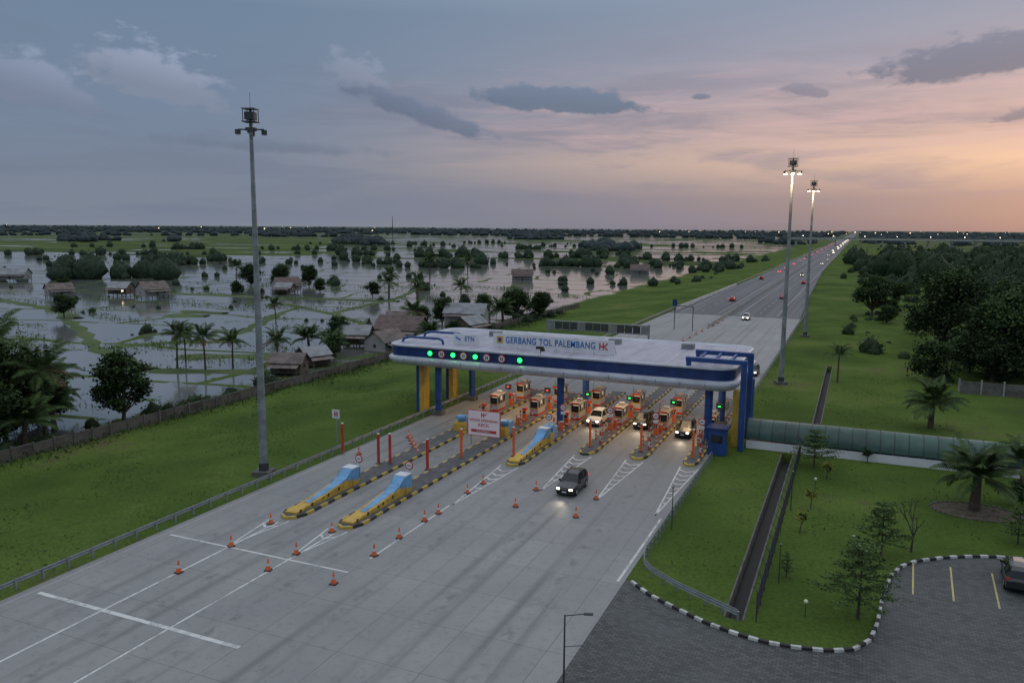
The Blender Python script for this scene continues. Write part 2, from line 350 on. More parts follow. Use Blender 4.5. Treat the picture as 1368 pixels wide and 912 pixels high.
# ------------------------------------------------------------------ islands
def island(cx,s0,s1,hw=1.05,ramp=False):
    b=B('toll_island')
    def outline(h,k): return [(cx-h,s1,k),(cx-h,s0+1.6,k),(cx-h*.6,s0+.45,k),(cx,s0,k),(cx+h*.6,s0+.45,k),(cx+h,s0+1.6,k),(cx+h,s1,k)]
    O=outline(hw,.03); b.prism('kerb','yb',O,(0,0,.24))
    I=[(x,y+(.25 if i not in(0,6) else -.2),.272) for i,(x,y,_) in enumerate(outline(hw-.22,0))]
    b.add('top',I,[tuple(range(7))[::-1]],'isl')
    b.build()
    if ramp:
        r=B('crash_cushion'); w=.58
        prof=[(0,.27),(0,.42),(1.5,.5),(4,.72),(6.5,1.0),(8.4,1.3),(8.4,.27)]
        r.prism('body','yellow',[(cx-w,s0+.9+y,z) for y,z in prof],(2*w,0,0))
        for (ya,za,yb_,zb,wd) in((2.2,.59,4,.745,.3),(4,.745,6.5,1.03,.42),(6.5,1.03,7.6,1.35,.56),(7.6,1.35,8.45,1.95,.6)):
            r.add('blue_top',[(cx-wd*.9,s0+.9+ya,za),(cx+wd*.9,s0+.9+ya,za),(cx+wd,s0+.9+yb_,zb),(cx-wd,s0+.9+yb_,zb)],[(0,1,2,3)],'lblue')
            if ya>=6: 
                for sg_ in(-1,1): r.add('blue_side',[(cx+sg_*wd,s0+.9+ya,za),(cx+sg_*wd,s0+.9+yb_,zb),(cx+sg_*wd,s0+.9+yb_,1.0),(cx+sg_*wd,s0+.9+ya,1.0)],[(0,1,2,3)],'lblue')
        r.box('block','lblue',(cx,s0+9.9,1.1),(1.2,1.1,1.68)); r.box('block_base','yellow',(cx,s0+9.9,.5),(1.26,1.16,.5)); r.box('block_cap','white',(cx,s0+9.9,1.97),(1.24,1.14,.07))
        r.box('plate','white',(cx,s0+9.33,1.5),(.75,.04,.42)); r.box('glyph','navy',(cx-.15,s0+9.3,1.5),(.1,.03,.28)); r.box('glyph','navy',(cx+.15,s0+9.3,1.5),(.2,.03,.28))
        for k in range(9): r.box('slat','yb',(cx+w+.02,s0+1.5+k*.8,.42+.04*k),(.03,.22,.28))
        r.build()
island(-43.8,52.3,112,1.15,True); island(-38.0,52.4,112,1.15,True); island(-32.3,74.4,116,1.05,True)
island(-26.6,81.6,124,1.0); island(-20.9,82.2,124,1.0); island(-15.2,82.2,122,.8)
# ------------------------------------------------------------------ toll gate
def rrect(x0,x1,y0,y1,r,n=6):
    pts=[]
    for cx,cy,a0 in((x1-r,y0+r,-90),(x1-r,y1-r,0),(x0+r,y1-r,90),(x0+r,y0+r,180)):
        for i in range(n+1):
            a=math.radians(a0+90*i/n); pts.append((cx+r*math.cos(a),cy+r*math.sin(a)))
    return pts
tg=B('toll_gate_building')
GX0,GX1,GY0,GY1=-58.2,-11.6,90.2,110.6
levels=[(1.0,9.2,'roof'),(.85,9.22,'rim'),(.75,9.36,'rim'),(.5,9.4,'rim'),(.35,9.33,'rim'),(.35,9.14,'rim'),(.5,9.12,'rim'),(.55,7.85,'navy'),(.3,7.8,'rim'),(.05,7.65,'rim'),(0,7.4,'rim'),(.15,7.05,'rim'),(.6,6.7,'rim'),(1.4,6.5,'soffit'),(3,6.5,'soffit')]
rings=[[(x,y,z) for x,y in rrect(GX0+d,GX1-d,GY0+d,GY1-d,max(.5,2.6-d))] for d,z,_ in levels]
nr=len(rings[0])
for k in range(len(levels)-1):
    V=rings[k]+rings[k+1]; mt=levels[k+1][2]
    tg.add('fascia',V,[(i,i+nr,(i+1)%nr+nr,(i+1)%nr) for i in range(nr)],mt,k in(8,9,10,11))
tg.add('roof',rings[0],[tuple(range(nr))],'roof'); tg.add('soffit',rings[-1],[tuple(range(nr))[::-1]],'soffit')
for x in np.arange(-54,-14,5.66): tg.box('roof',"rim",(x,100.4,9.22),(.12,17,.06))
for x in np.arange(-57.6,-12.5,2.83): tg.box('fascia_joint','dsteel',(x,GY0-.005,7.35),(.035,.04,.5))
for x in(-48,-30,-20): tg.box('roof_unit','tin',(x,105,9.55),(1.6,1.2,.7)); 
for cx in(-50.4,-33.1,-14.9):
    for cy in(91.9,102.0):
        tg.cyl('columns','blue',(cx,cy,0.03),(cx,cy,6.5),.46,.46,20)
        for z in(1.9,3.3,4.7,6.1): tg.cyl('columns','navy',(cx,cy,z),(cx,cy,z+.12),.49,.49,20)
        tg.box('columns','dconc',(cx,cy,.35),(1.3,1.3,.6))
for (px,side) in((-53.2,-1),(-11.9,1)):
    for cy in(93.0,101.5):
        tg.box('pylons','yellow',(px,cy,3.3),(.7,1.5,6.5))
        tg.box('pylons','blue',(px+side*.65,cy,3.3),(.55,1.1,6.5))
xo,xi=-11.0,-17.2
for cy in (91.0,97.0):
    tg.box('frames','blue',(xo,cy,5.0),(.6,.7,9.9)); tg.box('frames','blue',((xo+xi)/2,cy,10.15),(abs(xi-xo)+.6,.7,.5)); tg.box('frames','blue',(xi,cy,9.6),(.5,.55,1.0))
    tg.tube('frames','blue',[(-57.2,cy+3,9.1),(-56.9,cy+3,9.7),(-56,cy+3,9.95),(-51.5,cy+3,9.95),(-50.9,cy+3,9.75),(-50.8,cy+3,9.2)],[.17]*6,8)
for x in(-12.6,-14.4,-16.2): tg.box('frames','blue',(x,94,10.12),(.28,5.3,.3))
for x in np.arange(-52,-14,3.4):
    tg.box('soffit_lamps','lamp',(x,94.5,6.47),(1.2,.35,.05)); tg.box('soffit_lamps','lamp',(x,101.5,6.47),(1.2,.35,.05))
gate=tg.build(join=False)
sg=B('roof_sign'); SY=95.2
sg.box('panel','white',(-35.6,SY,10.2),(16.6,.15,1.7)); 
for x in np.arange(-43,-27,2.6): sg.cyl('brackets','steel',(x,SY+.1,9.2),(x,SY+.1,10.9),.05,.05,6); sg.cyl('brackets','steel',(x,SY+1.3,9.2),(x,SY+.1,10.7),.04,.04,6)
sg.box('emblem','yellow',(-42.9,SY-.1,10.25),(.9,.06,.9)); sg.box('emblem','navy',(-42.9,SY-.14,10.25),(.4,.05,.5))
for dx in(-.45,0.): sg.box('logo','red',(-28.7+dx,SY-.1,10.25),(.14,.06,.9))
sg.box('logo','red',(-28.92,SY-.11,10.25),(.5,.06,.16)); sg.box('logo','red',(-28.35,SY-.1,10.45),(.14,.06,.65),ry=.75); sg.box('logo','red',(-28.35,SY-.12,10.05),(.14,.06,.65),ry=-.75)
so=sg.build(); text(so,'lettering','GERBANG TOL PALEMBANG',(-35.9,SY-.1,10.23),1.2,'signblue',sx=.74)
s2=B('sponsor_sign'); s2.box('panel','white',(-47.9,SY,10.0),(3.8,.15,1.35)); s2.box('swoosh','signblue',(-49.1,SY-.1,10.0),(.8,.04,.2),ry=.5)
for x in(-49,-46.8): s2.cyl('bracket','steel',(x,SY+.15,9.2),(x,SY+.15,10.7),.05,.05,6)
o2=s2.build(); text(o2,'lettering','ETN',(-47.4,SY-.1,10.02),.9,'signblue',sx=.8)
cam_=B('security_camera'); cam_.cyl('p','dsteel',(-35.6,91.2,9.3),(-35.6,91.2,10.1),.05,.05,6); cam_.box('b','black',(-35.6,91.0,10.2),(.9,.5,.3)); cam_.box('b','black',(-35.2,91.0,9.95),(.4,.4,.3)); cam_.build()
FY=90.62
for x in(-50.9,-47.5,-44.3,-38.1):
    b=B('lane_signal'); b.box('housing','black',(x,FY,8.5),(.85,.14,.85)); b.cyl('lens','green',(x,FY-.08,8.5),(x,FY-.14,8.5),.29,.29,16)
    b.build()
for x in(-49.2,-46.0,-42.7,-40.6):
    b=B('lane_speed_sign'); b.cyl('ring','red',(x,FY,8.5),(x,FY-.08,8.5),.52,.52,20); b.cyl('face','white',(x,FY-.08,8.5),(x,FY-.1,8.5),.4,.4,20); b.box('digit','black',(x-.12,FY-.12,8.5),(.1,.02,.4)); b.box('digit','black',(x+.12,FY-.12,8.5),(.14,.02,.4)); b.build()
for x in(-44.,-35.2,-26.7,-18.1):
    L=bpy.data.lights.new('canopy_lamp','AREA'); L.energy=500; L.color=(1,.7,.42); L.shape='RECTANGLE'; L.size=3.5; L.size_y=9; o=link(bpy.data.objects.new('canopy_lamp',L)); o.location=(x,98.,6.35)
L=bpy.data.lights.new('lane_signal_glow','POINT'); L.energy=14; L.color=(.05,1,.25); L.shadow_soft_size=1.2; o=link(bpy.data.objects.new('lane_signal_glow',L)); o.location=(-45.5,88.9,8.3)
# booths
def booth(cx,cy,flip=1):
    b=B('toll_booth')
    b.box('base','boothw',(cx,cy,.8),(1.15,2.6,1.05)); b.box('base','red',(cx,cy,.55),(1.17,2.62,.28)); b.box('base','yellow',(cx,cy,1.38),(1.19,2.64,.1))
    b.box('interior','booth_in',(cx,cy,1.95),(.7,2.0,.75)); b.box('attendant_desk','dsteel',(cx,cy,1.6),(.95,2.25,.25)); b.box('attendant_screen','black',(cx-.1,cy-.3,1.95),(.5,.3,.4))
    for dx in(-.54,.54):
        for dy in(-1.25,-.4,.4,1.25): b.box('frame','boothw',(cx+dx,cy+dy,1.95),(.08,.14,1.05))
        b.box('window','glass',(cx+dx*1.01,cy-.82,1.9),(.02,.7,.85)); b.box('window','glass',(cx+dx*1.01,cy+.82,1.9),(.02,.7,.85))
    b.box('window','glass',(cx,cy-1.26,1.95),(1.0,.03,.7)); b.box('roof','boothr',(cx,cy,2.55),(1.45,3.0,.16)); b.box('sign','red',(cx,cy-1.53,2.62),(1.1,.04,.22)); b.box('ac','boothw',(cx,cy+.6,2.8),(.7,.5,.3))
    b.box('screen','black',(cx+.1,cy-1.33,1.95),(.5,.05,.35)); b.cyl('aerial','dsteel',(cx-.5,cy-1.,2.6),(cx-.5,cy-1.,3.6),.03,.03,5)
    b.build()
def payment(cx,cy):
    b=B('payment_terminal'); b.box('a','orange',(cx,cy,1.05),(.5,.45,1.55)); b.box('a','boothw',(cx,cy-.02,1.45),(.52,.47,.3)); b.box('a','red',(cx,cy,1.92),(.55,.55,.2)); b.box('scr','glass',(cx,cy-.27,1.5),(.35,.04,.25)); b.build()
def bollard(cx,cy,h=1.1):
    b=B('bollard'); n=5
    for i in range(n): b.cyl('p','red' if i%2==0 else 'kw',(cx,cy,.25+i*h/n),(cx,cy,.25+(i+1)*h/n),.09,.09,10)
    b.build()
def barrier(cx,cy,d=1,up=False):
    b=B('boom_barrier'); b.box('cab','orange',(cx,cy,.78),(.4,.4,1.05)); b.box('cab','boothw',(cx,cy,1.34),(.44,.44,.08))
    for i in range(7):
        mt='red' if i%2==0 else 'kw'
        if up: b.box('arm',mt,(cx+d*.1,cy,1.3+i*.4+.2),(.06,.09,.4))
        else: b.box('arm',mt,(cx+d*(.3+i*.42),cy,1.15),(.42,.06,.09))
    b.build()
def gsign(cx,cy,z=2.6,name='height_limit_sign'):
    b=B(name); b.cyl('post','steel',(cx,cy,.27),(cx,cy,z+.3),.05,.05,8); b.cyl('ring','red',(cx,cy-.07,z),(cx,cy-.12,z),.42,.42,20); b.cyl('face','white',(cx,cy-.12,z),(cx,cy-.14,z),.31,.31,20); b.box('bar','black',(cx,cy-.15,z),(.35,.02,.09)); b.box('plate','white',(cx,cy-.08,z-.7),(.6,.04,.35)); return b.build()
for i,cx in enumerate((-43.8,-38.0,-32.3,-26.6,-20.9,-15.2)):
    booth(cx,96.5); booth(cx,105.5)
    if i<5:
        payment(cx-.2,92.6); payment(cx+.3,100.2)
        barrier(cx,94.1 if i>2 else 90.2,1 if i<3 else -1,up=i in(3,4)); barrier(cx,108,1)
        b=B('lane_cabinet'); b.box('cab','boothw',(cx-.3,102.6,.85),(.5,.8,1.2)); b.box('door','dsteel',(cx-.3,102.18,.85),(.4,.03,.9)); b.build()
    for k in range(4): bollard(cx+(-.6 if k%2 else .6),86.6+1.4*k)
    for k in range(3): bollard(cx+(.65 if k%2 else -.65),92.2+.9*k,1.5)
    bollard(cx+.55,86.0,2.6) if i>1 else None
    b=B('lane_display'); b.cyl('post','steel',(cx+.5,99,.27),(cx+.5,99,3.0),.06,.06,8); b.box('cab','dsteel',(cx+.5,98.9,3.2),(.8,.3,.7)); b.box('led','tail' if i<2 else 'green',(cx+.5,98.74,3.2),(.25,.02,.1)); b.build()
for (x,y) in((-26.6,93.4),(-20.9,93.0),(-15.4,92.4),(-32.3,92.5)): gsign(x+.1,y-2.0,3.1)
for cx in(-37.9,-32.2,-43.6):
    b=B('concrete_block'); b.box('b','lblue',(cx,86.2,1.0),(1.1,1.6,1.5)); b.box('b','yellow',(cx,84.9,.75),(1.3,1.1,1.0)); b.box('b','lblue',(cx,85.2,1.9),(1.,1.,.3)); b.build()
gsign(-43.6,63.4,2.5,'no_entry_sign'); gsign(-38.0,63.5,2.5,'no_entry_sign'); gsign(-32.2,85.6,3.0,'no_entry_sign')
gb=B('guard_booth'); gb.box('walls','blue',(-13.2,88.8,1.5),(1.9,1.9,2.9)); gb.box('window','glass',(-13.2,87.83,1.9),(1.2,.04,.9)); gb.box('window','glass',(-12.23,88.8,1.9),(.04,1.1,.9)); gb.box('roof','navy',(-13.2,88.8,3.05),(2.3,2.3,.22)); gb.box('door','lblue',(-14.17,88.8,1.2),(.04,.8,2.0)); gb.build(join=False)
for (x,y,c) in((-51.0,71,'red'),(-45.0,68.9,'red'),(-43.9,69.4,'red'),(-39.3,69.2,'red'),(-38,74.3,'orange'),(-33.2,77.4,'orange'),(-26.8,84.5,'orange'),(-21,85,'orange'),(-15.2,84.8,'orange')):
    b=B('marker_post'); b.box('post',c,(x,y,1.85),(.22,.22,3.2)); b.box('foot','dconc',(x,y,.3),(.45,.45,.12)); b.box('cap','white',(x,y,3.5),(.23,.23,.1)); b.build()
b=B('information_board'); x0,y0=-38.3,80.6
b.box('board','red',(x0,y0,2.65),(4.1,.1,3.0)); b.box('board','pink',(x0,y0-.06,2.65),(3.95,.04,2.85))
for dx in(-1.7,1.7): b.cyl('leg','steel',(x0+dx,y0+.1,.05),(x0+dx,y0+.1,4.1),.06,.06,8)
for dx in(-.28,.0): b.box('logo','red',(x0+dx,y0-.1,3.65),(.1,.02,.55))
b.box('logo','red',(x0-.1,y0-.105,3.65),(.3,.02,.1)); b.box('logo','red',(x0+.25,y0-.1,3.75),(.1,.02,.4),ry=.7); b.box('strip','red',(x0,y0-.1,1.75),(3.2,.02,.32))
ob=b.build(); text(ob,'lettering','KHUSUS KENDARAAN',(x0,y0-.1,3.0),.4,'red',ext=.005,sx=.8); text(ob,'lettering_2','KECIL',(x0,y0-.1,2.45),.5,'red',ext=.005); text(ob,'lettering_3','GOLONGAN 1',(x0,y0-.12,1.75),.26,'white',ext=.005)
b=B('roadside_sign'); b.cyl('post','steel',(-52.7,72.3,-.2),(-52.7,72.3,4.0),.06,.06,8); b.box('panel','white',(-52.7,72.2,4.1),(1.0,.05,1.0)); b.box('glyph','red',(-52.8,72.16,4.15),(.12,.02,.6)); b.box('glyph','red',(-52.5,72.16,4.15),(.12,.02,.6)); b.box('glyph','red',(-52.65,72.155,4.15),(.3,.02,.12)); b.build()
# ------------------------------------------------------------------ cones
c=B('traffic_cone'); c.box('base','black',(0,0,.06),(.5,.5,.07)); c.cyl('a','orange',(0,0,.09),(0,0,.42),.2,.135,14); c.cyl('b','kw',(0,0,.42),(0,0,.62),.137,.095,14); c.cyl('c','orange',(0,0,.62),(0,0,1.0),.095,.035,14)
cone=c.build(loc=(-43.8,40.7,0))
cps=[(-43.8,46),(-38.2,43.7),(-44.2,51.1),(-38.2,46.9),(-32.5,43.8),(-38.4,51.7),(-32.6,49.1),(-32.7,52.9),(-32.7,57),(-32.5,59.1),(-32.6,65),(-32.5,68.2),(-27,63.5),(-27,68.5),(-21.2,63.3),(-21,68.5),(-49.3,71.6)]
for i in range(9): cps.append((-35.1+.25*i,170+i*6.5))
for i in range(6): cps.append((-48+.9*i,80-1.1*i))
for p in cps: dup(cone,(p[0],p[1],0),random.random()*3,(1,1,random.uniform(.93,1.05)))
# ------------------------------------------------------------------ guardrails
def guardrail(pts,z=0,name='guardrail',step=2.0):
    b=B(name); R=resample(pts,step)
    for a in R: b.box('post','steel',(a.x,a.y,z+.3),(.12,.14,.75))
    for a,c in zip(R,R[1:]):
        d=c-a; rz=math.atan2(d.y,d.x); nn=Vector((-math.sin(rz),math.cos(rz),0))
        for zz,off in((.78,.09),(.68,.13),(.58,.09),(.5,.13)):
            b.box('beam','steel',(a+c)/2+nn*off+Vector((0,0,z+zz)),(d.length+.02,.03,.11),rz=rz,rx=.3 if off>.1 else -.3)
    return b.build()
guardrail([(-51.7,-10),(-51.7,250)]); guardrail([(-5.7,50.1),(-10,52.5),(-12.2,54.2),(-13.2,55.6),(-13.5,57.4),(-13.4,87)],step=1.3)
guardrail([(-13.2,112),(-13.2,235),(-16,320)],step=4); guardrail([(-51.7,250),(-49.9,330),(-48.6,500),(-48.6,1200)],step=6); guardrail([(-16,320),(-19,500),(-19.4,1200)],step=6)
mb=B('median_barrier')
for i in range(120):
    y=258+i*8; mb.prism('m','conc',[(-34.5,y,.03),(-33.9,y,.03),(-34.05,y,.9),(-34.35,y,.9)],(0,7.9,0))
for i in range(14):
    y=205+i*4; mb.prism('m','conc',[(-34.4,y,.03),(-33.8,y,.03),(-33.95,y,.9),(-34.25,y,.9)],(0,3.9,0))
mb.build()
eb=B('edge_barrier')
for i in range(20): y=245+i*6; eb.prism('m','kw',[(-50.9+i*.06,y,.03),(-50.4+i*.06,y,.03),(-50.5+i*.06,y,.95),(-50.8+i*.06,y,.95)],(.05,5.9,0))
eb.build()
bw=B('boundary_wall')
for i in range(90):
    y=25+i*2.6; x=-89.5+1.5*math.sin(y*.02)+ (y-60)*.02; z=-2.3+random.uniform(-.06,.06)
    bw.box('panel','brown_wall',(x,y+1.3,z+.8),(.1,2.45,1.5)); bw.box('post','dconc',(x,y,z+.9),(.22,.22,1.9)); bw.box('cap','dconc',(x,y+1.3,z+1.6),(.16,2.5,.1))
bw.build()
rw=B('boundary_wall')
for i in range(14):
    x=15.5+i*3; rw.box('p','dconc',(x+1.5,139,.9),(2.9,.14,2.0)); rw.box('q','conc',(x,139,1.05),(.25,.25,2.4))
rw.build()
dc=B('drainage_channel')
for x,y0,y1 in((-6,50.3,92),(-3.7,97,156)):
    w=.6 if x==-6 else .5
    for sx in(-1,1): dc.box('lip','dconc',(x+sx*(w+.0),(y0+y1)/2,-.52),(.12,y1-y0,1.1)) 
    dc.box('bed','black',(x,(y0+y1)/2,-1.05),(2*w-.2,y1-y0-.2,.1))
dc.build()
lf=B('wire_fence')
for i in range(18):
    y=50.5+i*2.4; lf.cyl('post','dsteel',(-4.6,y,0),(-4.6,y,2.0),.045,.045,6); lf.cyl('arm','dsteel',(-4.6,y,2.0),(-4.9,y,2.35),.03,.03,6)
for z in(.15,.6,1.05,1.5,1.95): lf.cyl('wire','dsteel',(-4.6,50.5,z),(-4.6,91.3,z),.018,.018,4)
for z in(2.1,2.3): lf.cyl('wire','dsteel',(-4.6-(z-2)*.85,50.5,z),(-4.6-(z-2)*.85,91.3,z),.012,.012,4)
for i in range(int(40.8/.18)):
    y=50.5+i*.18; lf.cyl('wire','dsteel',(-4.6,y,.1),(-4.6,y,1.95),.011,.011,3)
lf.build()
wk=B('covered_walkway'); x0,x1=-10.6,48
wk.box('wall','white',((x0+x1)/2,92.75,.45),(x1-x0,.18,.95)); wk.box('wall','white',((x0+x1)/2,95.9,.45),(x1-x0,.18,.95)); wk.box('floor','conc',((x0+x1)/2,94.3,.06),(x1-x0,3,.08))
prof=[(94.33-1.75*math.cos(math.pi*i/12),1.15+2.0*math.sin(math.pi*i/12)) for i in range(13)]
x=x0
while x<x1:
    V=[(x+.02,y,z) for y,z in prof]+[(x+1.36,y,z) for y,z in prof]
    wk.add('roof',V,[(i,i+1,14+i,13+i) for i in range(12)],'greenroof',True)
    for (ya,za),(yb_,zb) in zip(prof,prof[1:]): wk.cyl('ribs','dsteel',(x,ya,za+.02),(x,yb_,zb+.02),.04,.04,5)
    wk.cyl('posts','steel',(x,92.75,.9),(x,92.58,1.2),.04,.04,5)
    x+=1.4
wk.build(join=False)
# ------------------------------------------------------------------ masts
def mast(x,y,lit,H=36.2):
    b=B('high_mast_light')
    b.box('base','dconc',(0,0,.2),(1.8,1.8,.5)); b.cyl('door','dsteel',(0,0,.4),(0,0,1.2),.5,.48,16)
    for i in range(3): b.cyl('pole','polem',(0,0,.4+i*11.6),(0,0,.4+(i+1)*11.6),.42-.085*i,.335-.085*i,16); b.cyl('pole','polem',(0,0,.4+i*11.6),(0,0,1.0+i*11.6),.44-.085*i,.435-.085*i,16)
    b.cyl('ring','dsteel',(0,0,H-2.3),(0,0,H-2.05),.55,.55,16)
    b.cyl('ringpipe','dsteel',(-1.25,0,H-2.2),(1.25,0,H-2.2),.06,.06,6); b.cyl('ringpipe','dsteel',(0,-1.25,H-2.2),(0,1.25,H-2.2),.06,.06,6)
    for i in range(6 if lit else 4):
        a=i*2*math.pi/(6 if lit else 4)+.3; px,py=1.2*math.cos(a),1.2*math.sin(a)
        b.cyl('arm','dsteel',(0,0,H-2.2),(px,py,H-2.2),.05,.05,5)
        b.box('flood','dsteel',(px,py,H-2.45),(.5,.5,.42),rz=a); b.box('lens','lampw' if lit else 'white',(px,py,H-2.69),(.4,.4,.05),rz=a)
    b.cyl('head','dsteel',(0,0,H-2),(0,0,H-.2),.14,.12,8)
    for dx,dy in((-.55,-.55),(.55,-.55),(.55,.55),(-.55,.55)): b.cyl('cage','dsteel',(dx,dy,H-1.5),(dx,dy,H-.3),.04,.04,5)
    b.box('cage','dsteel',(0,0,H-.95),(.9,.9,.7)); b.box('cage','polem',(0,0,H-.3),(1.3,1.3,.08)); b.box('cage','dsteel',(0,0,H-1.5),(1.3,1.3,.08)); b.cyl('rod','dsteel',(0,0,H-.3),(0,0,H+1.2),.02,.02,4)
    b.build(loc=(x,y,0),rz=.35)
    if lit:
        L=bpy.data.lights.new('mast_lamp','POINT'); L.energy=1700; L.color=(1,.7,.4); L.shadow_soft_size=.6; o=link(bpy.data.objects.new('mast_lamp',L)); o.location=(x-.3,y-1.8,H-3.6)
mast(-54.0,61.7,False); mast(-10.4,134.5,True); mast(-10.5,197,True)
b=B('street_lamp'); b.cyl('pole','dsteel',(0,0,0),(0,0,4.7),.06,.04,8); b.cyl('arm','dsteel',(0,0,4.65),(1.15,.1,4.75),.03,.03,6); b.box('head','dsteel',(1.25,.1,4.74),(.5,.18,.07)); b.box('head','white',(1.25,.1,4.70),(.4,.14,.02)); b.box('base','conc',(0,0,.1),(.35,.35,.2)); b.cyl('arm','dsteel',(0,0,2.9),(1.0,.1,2.95),.02,.02,6); sl=b.build(loc=(-13.1,37.6,0),rz=.35)
b=B('lamp_post'); b.cyl('p','dsteel',(0,0,0),(0,0,3.6),.05,.035,8); b.box('h','dsteel',(0,.1,3.6),(.16,.4,.08)); lp=b.build(loc=(-13.0,64.1,0)); dup(lp,(-4.2,73,0)); dup(lp,(-3.8,57,0),0,.8)
b=B('garden_globe_lamp'); b.cyl('p','dsteel',(0,0,0),(0,0,.95),.03,.03,6); b.sph('g','globe',(0,0,1.1),.15,n=6); gl=b.build(loc=(-1.75,52.4,0))
for p in((1.0,65.6),(-2.5,80)): dup(gl,(*p,0))
b=B('overhead_sign_gantry')
for x in(-53.3,-33.8): b.cyl('leg','steel',(x,140,-.2),(x,140,7.8),.2,.18,10)
for z in(6.0,7.6): b.cyl('chord','steel',(-53.3,140,z),(-33.8,140,z),.1,.1,6)
for i in range(13): b.cyl('web','steel',(-53.3+i*1.5,140,6.0),(-52.55+i*1.5,140,7.6),.05,.05,5); b.box('panel','dsteel' if i%4 else 'tin',(-52.5+i*1.5,139.8,6.8),(1.38,.08,1.35))
b.build()
b=B('overhead_sign_gantry')
for x in(-41,-36.5): b.cyl('leg','dsteel',(x,196,0),(x,196,6),.1,.1,8)
b.cyl('beam','dsteel',(-41,196,6),(-36.5,196,6),.1,.1,8); b.box('sign','navy',(-41,195.9,6.8),(1.2,.1,1.6)); b.build()
b=B('highway_overpass'); b.box('deck','kw',(110,1300,10.5),(420,12,1.7)); b.box('rail','conc',(110,1293.8,12),(420,.4,1.3))
for x in np.arange(-90,320,30):
    if not(-62<x<-6): b.box('pier','conc',(x,1300,4.8),(3,8,10.5))
b.box('pier','conc',(-34.2,1300,4.8),(1.5,8,10.5))
for x in np.arange(-80,310,43): b.sph('lamps','lampw',(x,1293,15),.35,n=3); b.cyl('lamp_pole','dsteel',(x,1294,11),(x,1294,15),.12,.12,5)
b.build()
b=B('radio_mast'); b.tube('m','dsteel',[(0,0,-2),(0,0,30),(0,0,56)],[1.6,1.1,.5],4); b.build(loc=(-1321,2122,0))
# ------------------------------------------------------------------ vehicles
def car(paint,front='head',rear='tail',name='suv_car',low=False):
    k=.86 if low else 1.
    S=[(0,.70,.36,.66,.58,.69),(.13,.86,.25,.84,.75,.90),(.9,.92,.22,.98,.80,1.04),(1.32,.93,.22,1.05,.78,1.12),(2.05,.93,.22,1.08,.66,1.72),(3.0,.93,.22,1.10,.69,1.79),(3.95,.93,.22,1.12,.67,1.76),(4.42,.91,.25,1.12,.62,1.60),(4.6,.88,.3,1.02,.72,1.08),(4.7,.78,.42,.85,.62,.9)]
    b=B(name); rings=[]
    for (y,hw,zb,zt,hr,zr) in S:
        y=y-2.35; zr=zr*k if zr>1.2 else zr
        rt=[(hw*.93,zb),(hw,zb+.22),(hw,zt*.8),(hw*.985,zt),(hr,zr-.03),(hr*.6,zr+.02)]
        ring=[(x,y,z) for x,z in rt]+[(-x,y,z) for x,z in rt[::-1]]; rings.append(ring)
    n=12
    for i in range(len(S)-1):
        V=rings[i]+rings[i+1]
        for j in range(n):
            mt=paint
            if j in(3,7) and 3<=i<=6: mt='glass'
            if j in(4,5,6) and i in(3,7): mt='glass'
            if j==n-1: mt='black'
            if j in(0,10): mt='black' if i in(0,8) else paint
            b.add('body',V,[(j,(j+1)%n,n+(j+1)%n,n+j)],mt)
    b.add('body',rings[0],[tuple(range(n))[::-1]],paint); b.add('body',rings[-1],[tuple(range(n))],paint)
    for sx in(-1,1):
        for (y0,z0,y1,z1,x0,x1) in((-1.03,1.1,-.3,1.70*k,.8,.67),(.62,1.1,.62,1.77*k,.93,.69),(1.55,1.12,1.62,1.74*k,.92,.67),(2.05,1.12,2.03,1.6*k,.9,.63)):
            b.cyl('pillar',paint,(sx*x0,y0,z0),(sx*x1,y1,z1),.035,.035,5)
        b.cyl('rail','dsteel',(sx*.62,-.1,1.8*k),(sx*.62,1.8,1.8*k),.025,.025,5)
        b.box('mirror',paint,(sx*1.02,-.75,1.14),(.22,.12,.17))
        b.box('headlight',front,(sx*.62,-2.29,.76),(.3,.1,.14),rz=sx*.25); b.box('foglight','dsteel',(sx*.66,-2.32,.45),(.2,.06,.1))
        b.box('taillight',rear,(sx*.76,2.27,.98),(.2,.08,.3),rz=-sx*.2)
        b.box('handle','dsteel',(sx*.94,.35,.92),(.02,.16,.03)); b.box('sill','black',(sx*.93,0,.3),(.03,2.0,.12))
        for wy in(-1.45,1.42):
            b.cyl('arch','black',(sx*.80,wy,.40),(sx*.938,wy,.40),.43,.43,18); b.cyl('tyre','black',(sx*.74,wy,.36),(sx*.955,wy,.36),.36,.36,18); b.cyl('rim','steel',(sx*.95,wy,.36),(sx*.965,wy,.36),.22,.2,10)
    b.box('grille','black',(0,-2.35,.66),(.85,.06,.16)); b.box('grille','black',(0,-2.36,.4),(1.2,.06,.14)); b.box('plate','white',(0,-2.395,.52),(.42,.02,.12)); b.box('plate','black',(0,2.36,.75),(.42,.02,.12))
    return b
cb=car('cblack').build(loc=(-23.9,70.1,.03)); cw=car('cwhite',name='hatchback_car').build(loc=(-29.6,96.5,.03)); dup(cb,(-23.8,97.6,.03)); dup(cb,(-18.1,95.6,.03))
dup(cb,(-15.6,141,.03)); cr=car('cred',name='sedan_car',low=True,front='cred').build(loc=(-39.6,285,.03),rz=math.pi); dup(cr,(-22.8,391,.03),math.pi); dup(cr,(-24.5,303,.03),0); dup(cw,(-27.6,227,.03))
cp=car('cgrey',front='white',rear='red',name='parked_car').build(loc=(11.9,64.2,.03),rz=math.radians(175))
